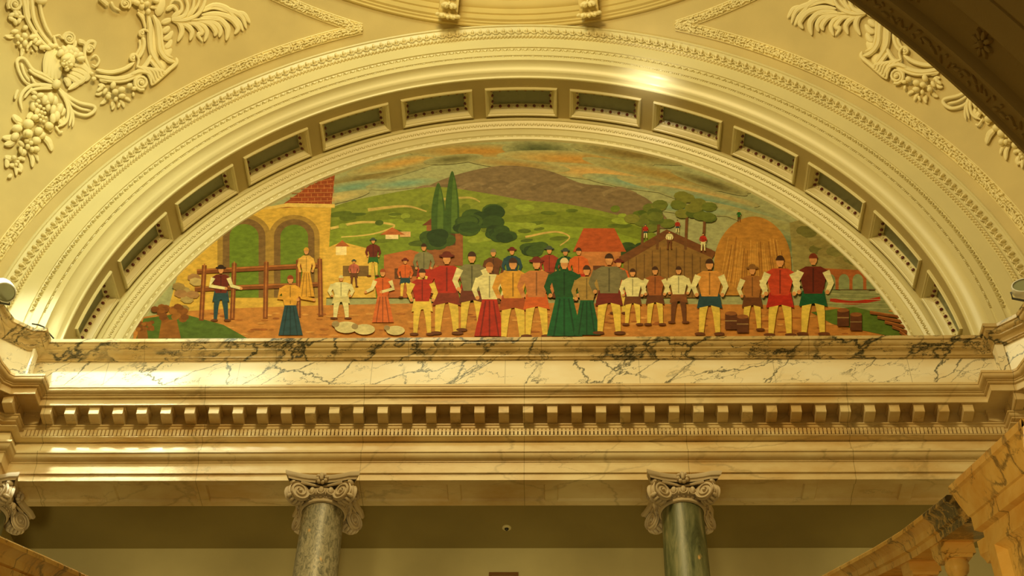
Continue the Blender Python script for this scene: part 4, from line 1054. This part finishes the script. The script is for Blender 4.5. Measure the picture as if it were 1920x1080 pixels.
# fittings on the gallery wall
p = at(950, 989, Z=11.3); root = empty('ceiling_sensor', p); tag(root, 'small round sensor on the gallery ceiling between the columns', 'sensor')
mb = MB(); k = 20
mb.grid([[p+Vector((r*cos(2*pi*j/k), r*sin(2*pi*j/k), -h)) for j in range(k)] for r, h in ((.058, 0), (.058, .012), (.045, .02), (0.03, .022))], closed_v=True); mb.build('base_plate', M_room, root)
mb = MB(); mb.ell(p+Vector((0, 0, -.022)), (.022, 0, 0), (0, .022, 0), (0, 0, .03), 12, 6); mb.build('sensor_eye', M_steel, root)
a = at(917, 1077, Y=YB); b = at(972, 1077, Y=YB)
root = empty('door_head', ((a.x+b.x)/2, YB, a.z)); root.name = 'picture_frame'; tag(root, 'top edge of a small brown wooden frame on the gallery wall at bottom centre', 'frame')
mw = simple('brown_wood', (.22, .10, .03), .5)
mb = MB().box((a.x, YB-.05, a.z-.04), (b.x, YB, a.z)).box((a.x, YB-.05, a.z-.6), (a.x+.04, YB, a.z-.04)).box((b.x-.04, YB-.05, a.z-.6), (b.x, YB, a.z-.04)); mb.box((a.x, YB-.05, a.z-.64), (b.x, YB, a.z-.6)); mb.build('frame_rails', mw, root, smooth=False)
mb = MB().box((a.x+.04, YB-.02, a.z-.6), (b.x-.04, YB, a.z-.04)); mb.build('board', M_room, root, smooth=False)

# ---------------------------------------------------------------- light
w = bpy.data.worlds.new('world'); S.world = w; w.use_nodes = True
bg = w.node_tree.nodes['Background']; bg.inputs[0].default_value = (1.0, .72, .27, 1); bg.inputs[1].default_value = .17
def aim(o, loc, tgt):
    o.location = loc; d = Vector(tgt)-Vector(loc); o.rotation_euler = d.to_track_quat('-Z', 'Y').to_euler()
def area(name, loc, tgt, size, power, col, spread=None):
    l = bpy.data.lights.new(name, 'AREA'); l.shape = 'DISK'; l.size = size; l.energy = power; l.color = col
    if spread: l.spread = radians(spread)
    o = bpy.data.objects.new(name, l); COL.objects.link(o); aim(o, loc, tgt); return o
def spot(name, loc, tgt, power, col, cone, blend, rad):
    l = bpy.data.lights.new(name, 'SPOT'); l.energy = power; l.color = col; l.spot_size = radians(cone); l.spot_blend = blend; l.shadow_soft_size = rad
    o = bpy.data.objects.new(name, l); COL.objects.link(o); aim(o, loc, tgt); return o
# daylight through the side window of the stair hall, high on the left
def beam_light(cx, wid, hgt, power, spread):
    d = Vector((.137, .49, -.90)).normalized(); t = Vector((cx, 13.6, 11.75)); l = bpy.data.lights.new('daylight_window', 'AREA')
    l.shape = 'RECTANGLE'; l.size = wid; l.size_y = hgt; l.energy = power; l.color = (.88, 1.0, .80); l.spread = radians(spread)
    o = bpy.data.objects.new('daylight_window', l); COL.objects.link(o); o.location = t-d*6.0
    x = Vector((1, 0, 0)); x = (x-d*x.dot(d)).normalized(); y = (-d).cross(x)
    o.rotation_euler = Matrix((x, y, -d)).transposed().to_euler()
beam_light(-5.75, 2.6, 2.3, 36, 4)
beam_light(-5.1, 3.4, 2.1, 20, 12)
spot('side_window_glow', (-5.2, 8.8, 16.6), (-6.9, 13.6, 14.2), 380, (.86, 1.0, .62), 100, 1.0, .5)
# warm hall lamp and dome daylight, then added fill spots
area('hall_lamp_glow', (-1.5, 4.0, 16.5), (-.5, 13.8, 13.0), 2.2, 720, (1.0, .74, .30))
area('dome_daylight', (-2.5, 6.5, 21.5), (-1.0, 13.0, 12.0), 3.0, 350, (.95, .95, .55))
for gx in (-6.0, -3.6, -1.5, .6, 2.7, 5.0):
    spot('gallery_wall_fill', (gx*.8, 8.0, 5.2), (gx, 16.0, 10.35), 900, (1.0, .82, .36), 24, .9, .4)  # added unseen spots that brighten the wall behind the columns
spot('stair_rail_fill', (-.6, 2.4, 2.0), (2.0, 6.2, 4.2), 330, (1.0, .74, .30), 50, .8, .3)  # unseen spot added to brighten the right balustrade
spot('stair_rail_fill', (-.6, 2.4, 2.0), (-2.7, 6.2, 4.2), 140, (1.0, .74, .30), 40, .8, .3)  # same added source, aimed to brighten the left handrail
gp = Vector(AP(radians(19.5), 5.6, YA-.25))
spot('arch_glare_helper', gp, AP(radians(19.5), 6.02, YA+.12), 13, (1.0, .95, .80), 120, 1.0, .03)  # unseen spot added close to the cove to make its glare
vs = S.view_settings
S.display_settings.display_device = 'sRGB'
vs.view_transform = 'Standard'; vs.look = 'None'; vs.exposure = 0.0; vs.gamma = 1.0; vs.use_curve_mapping = False
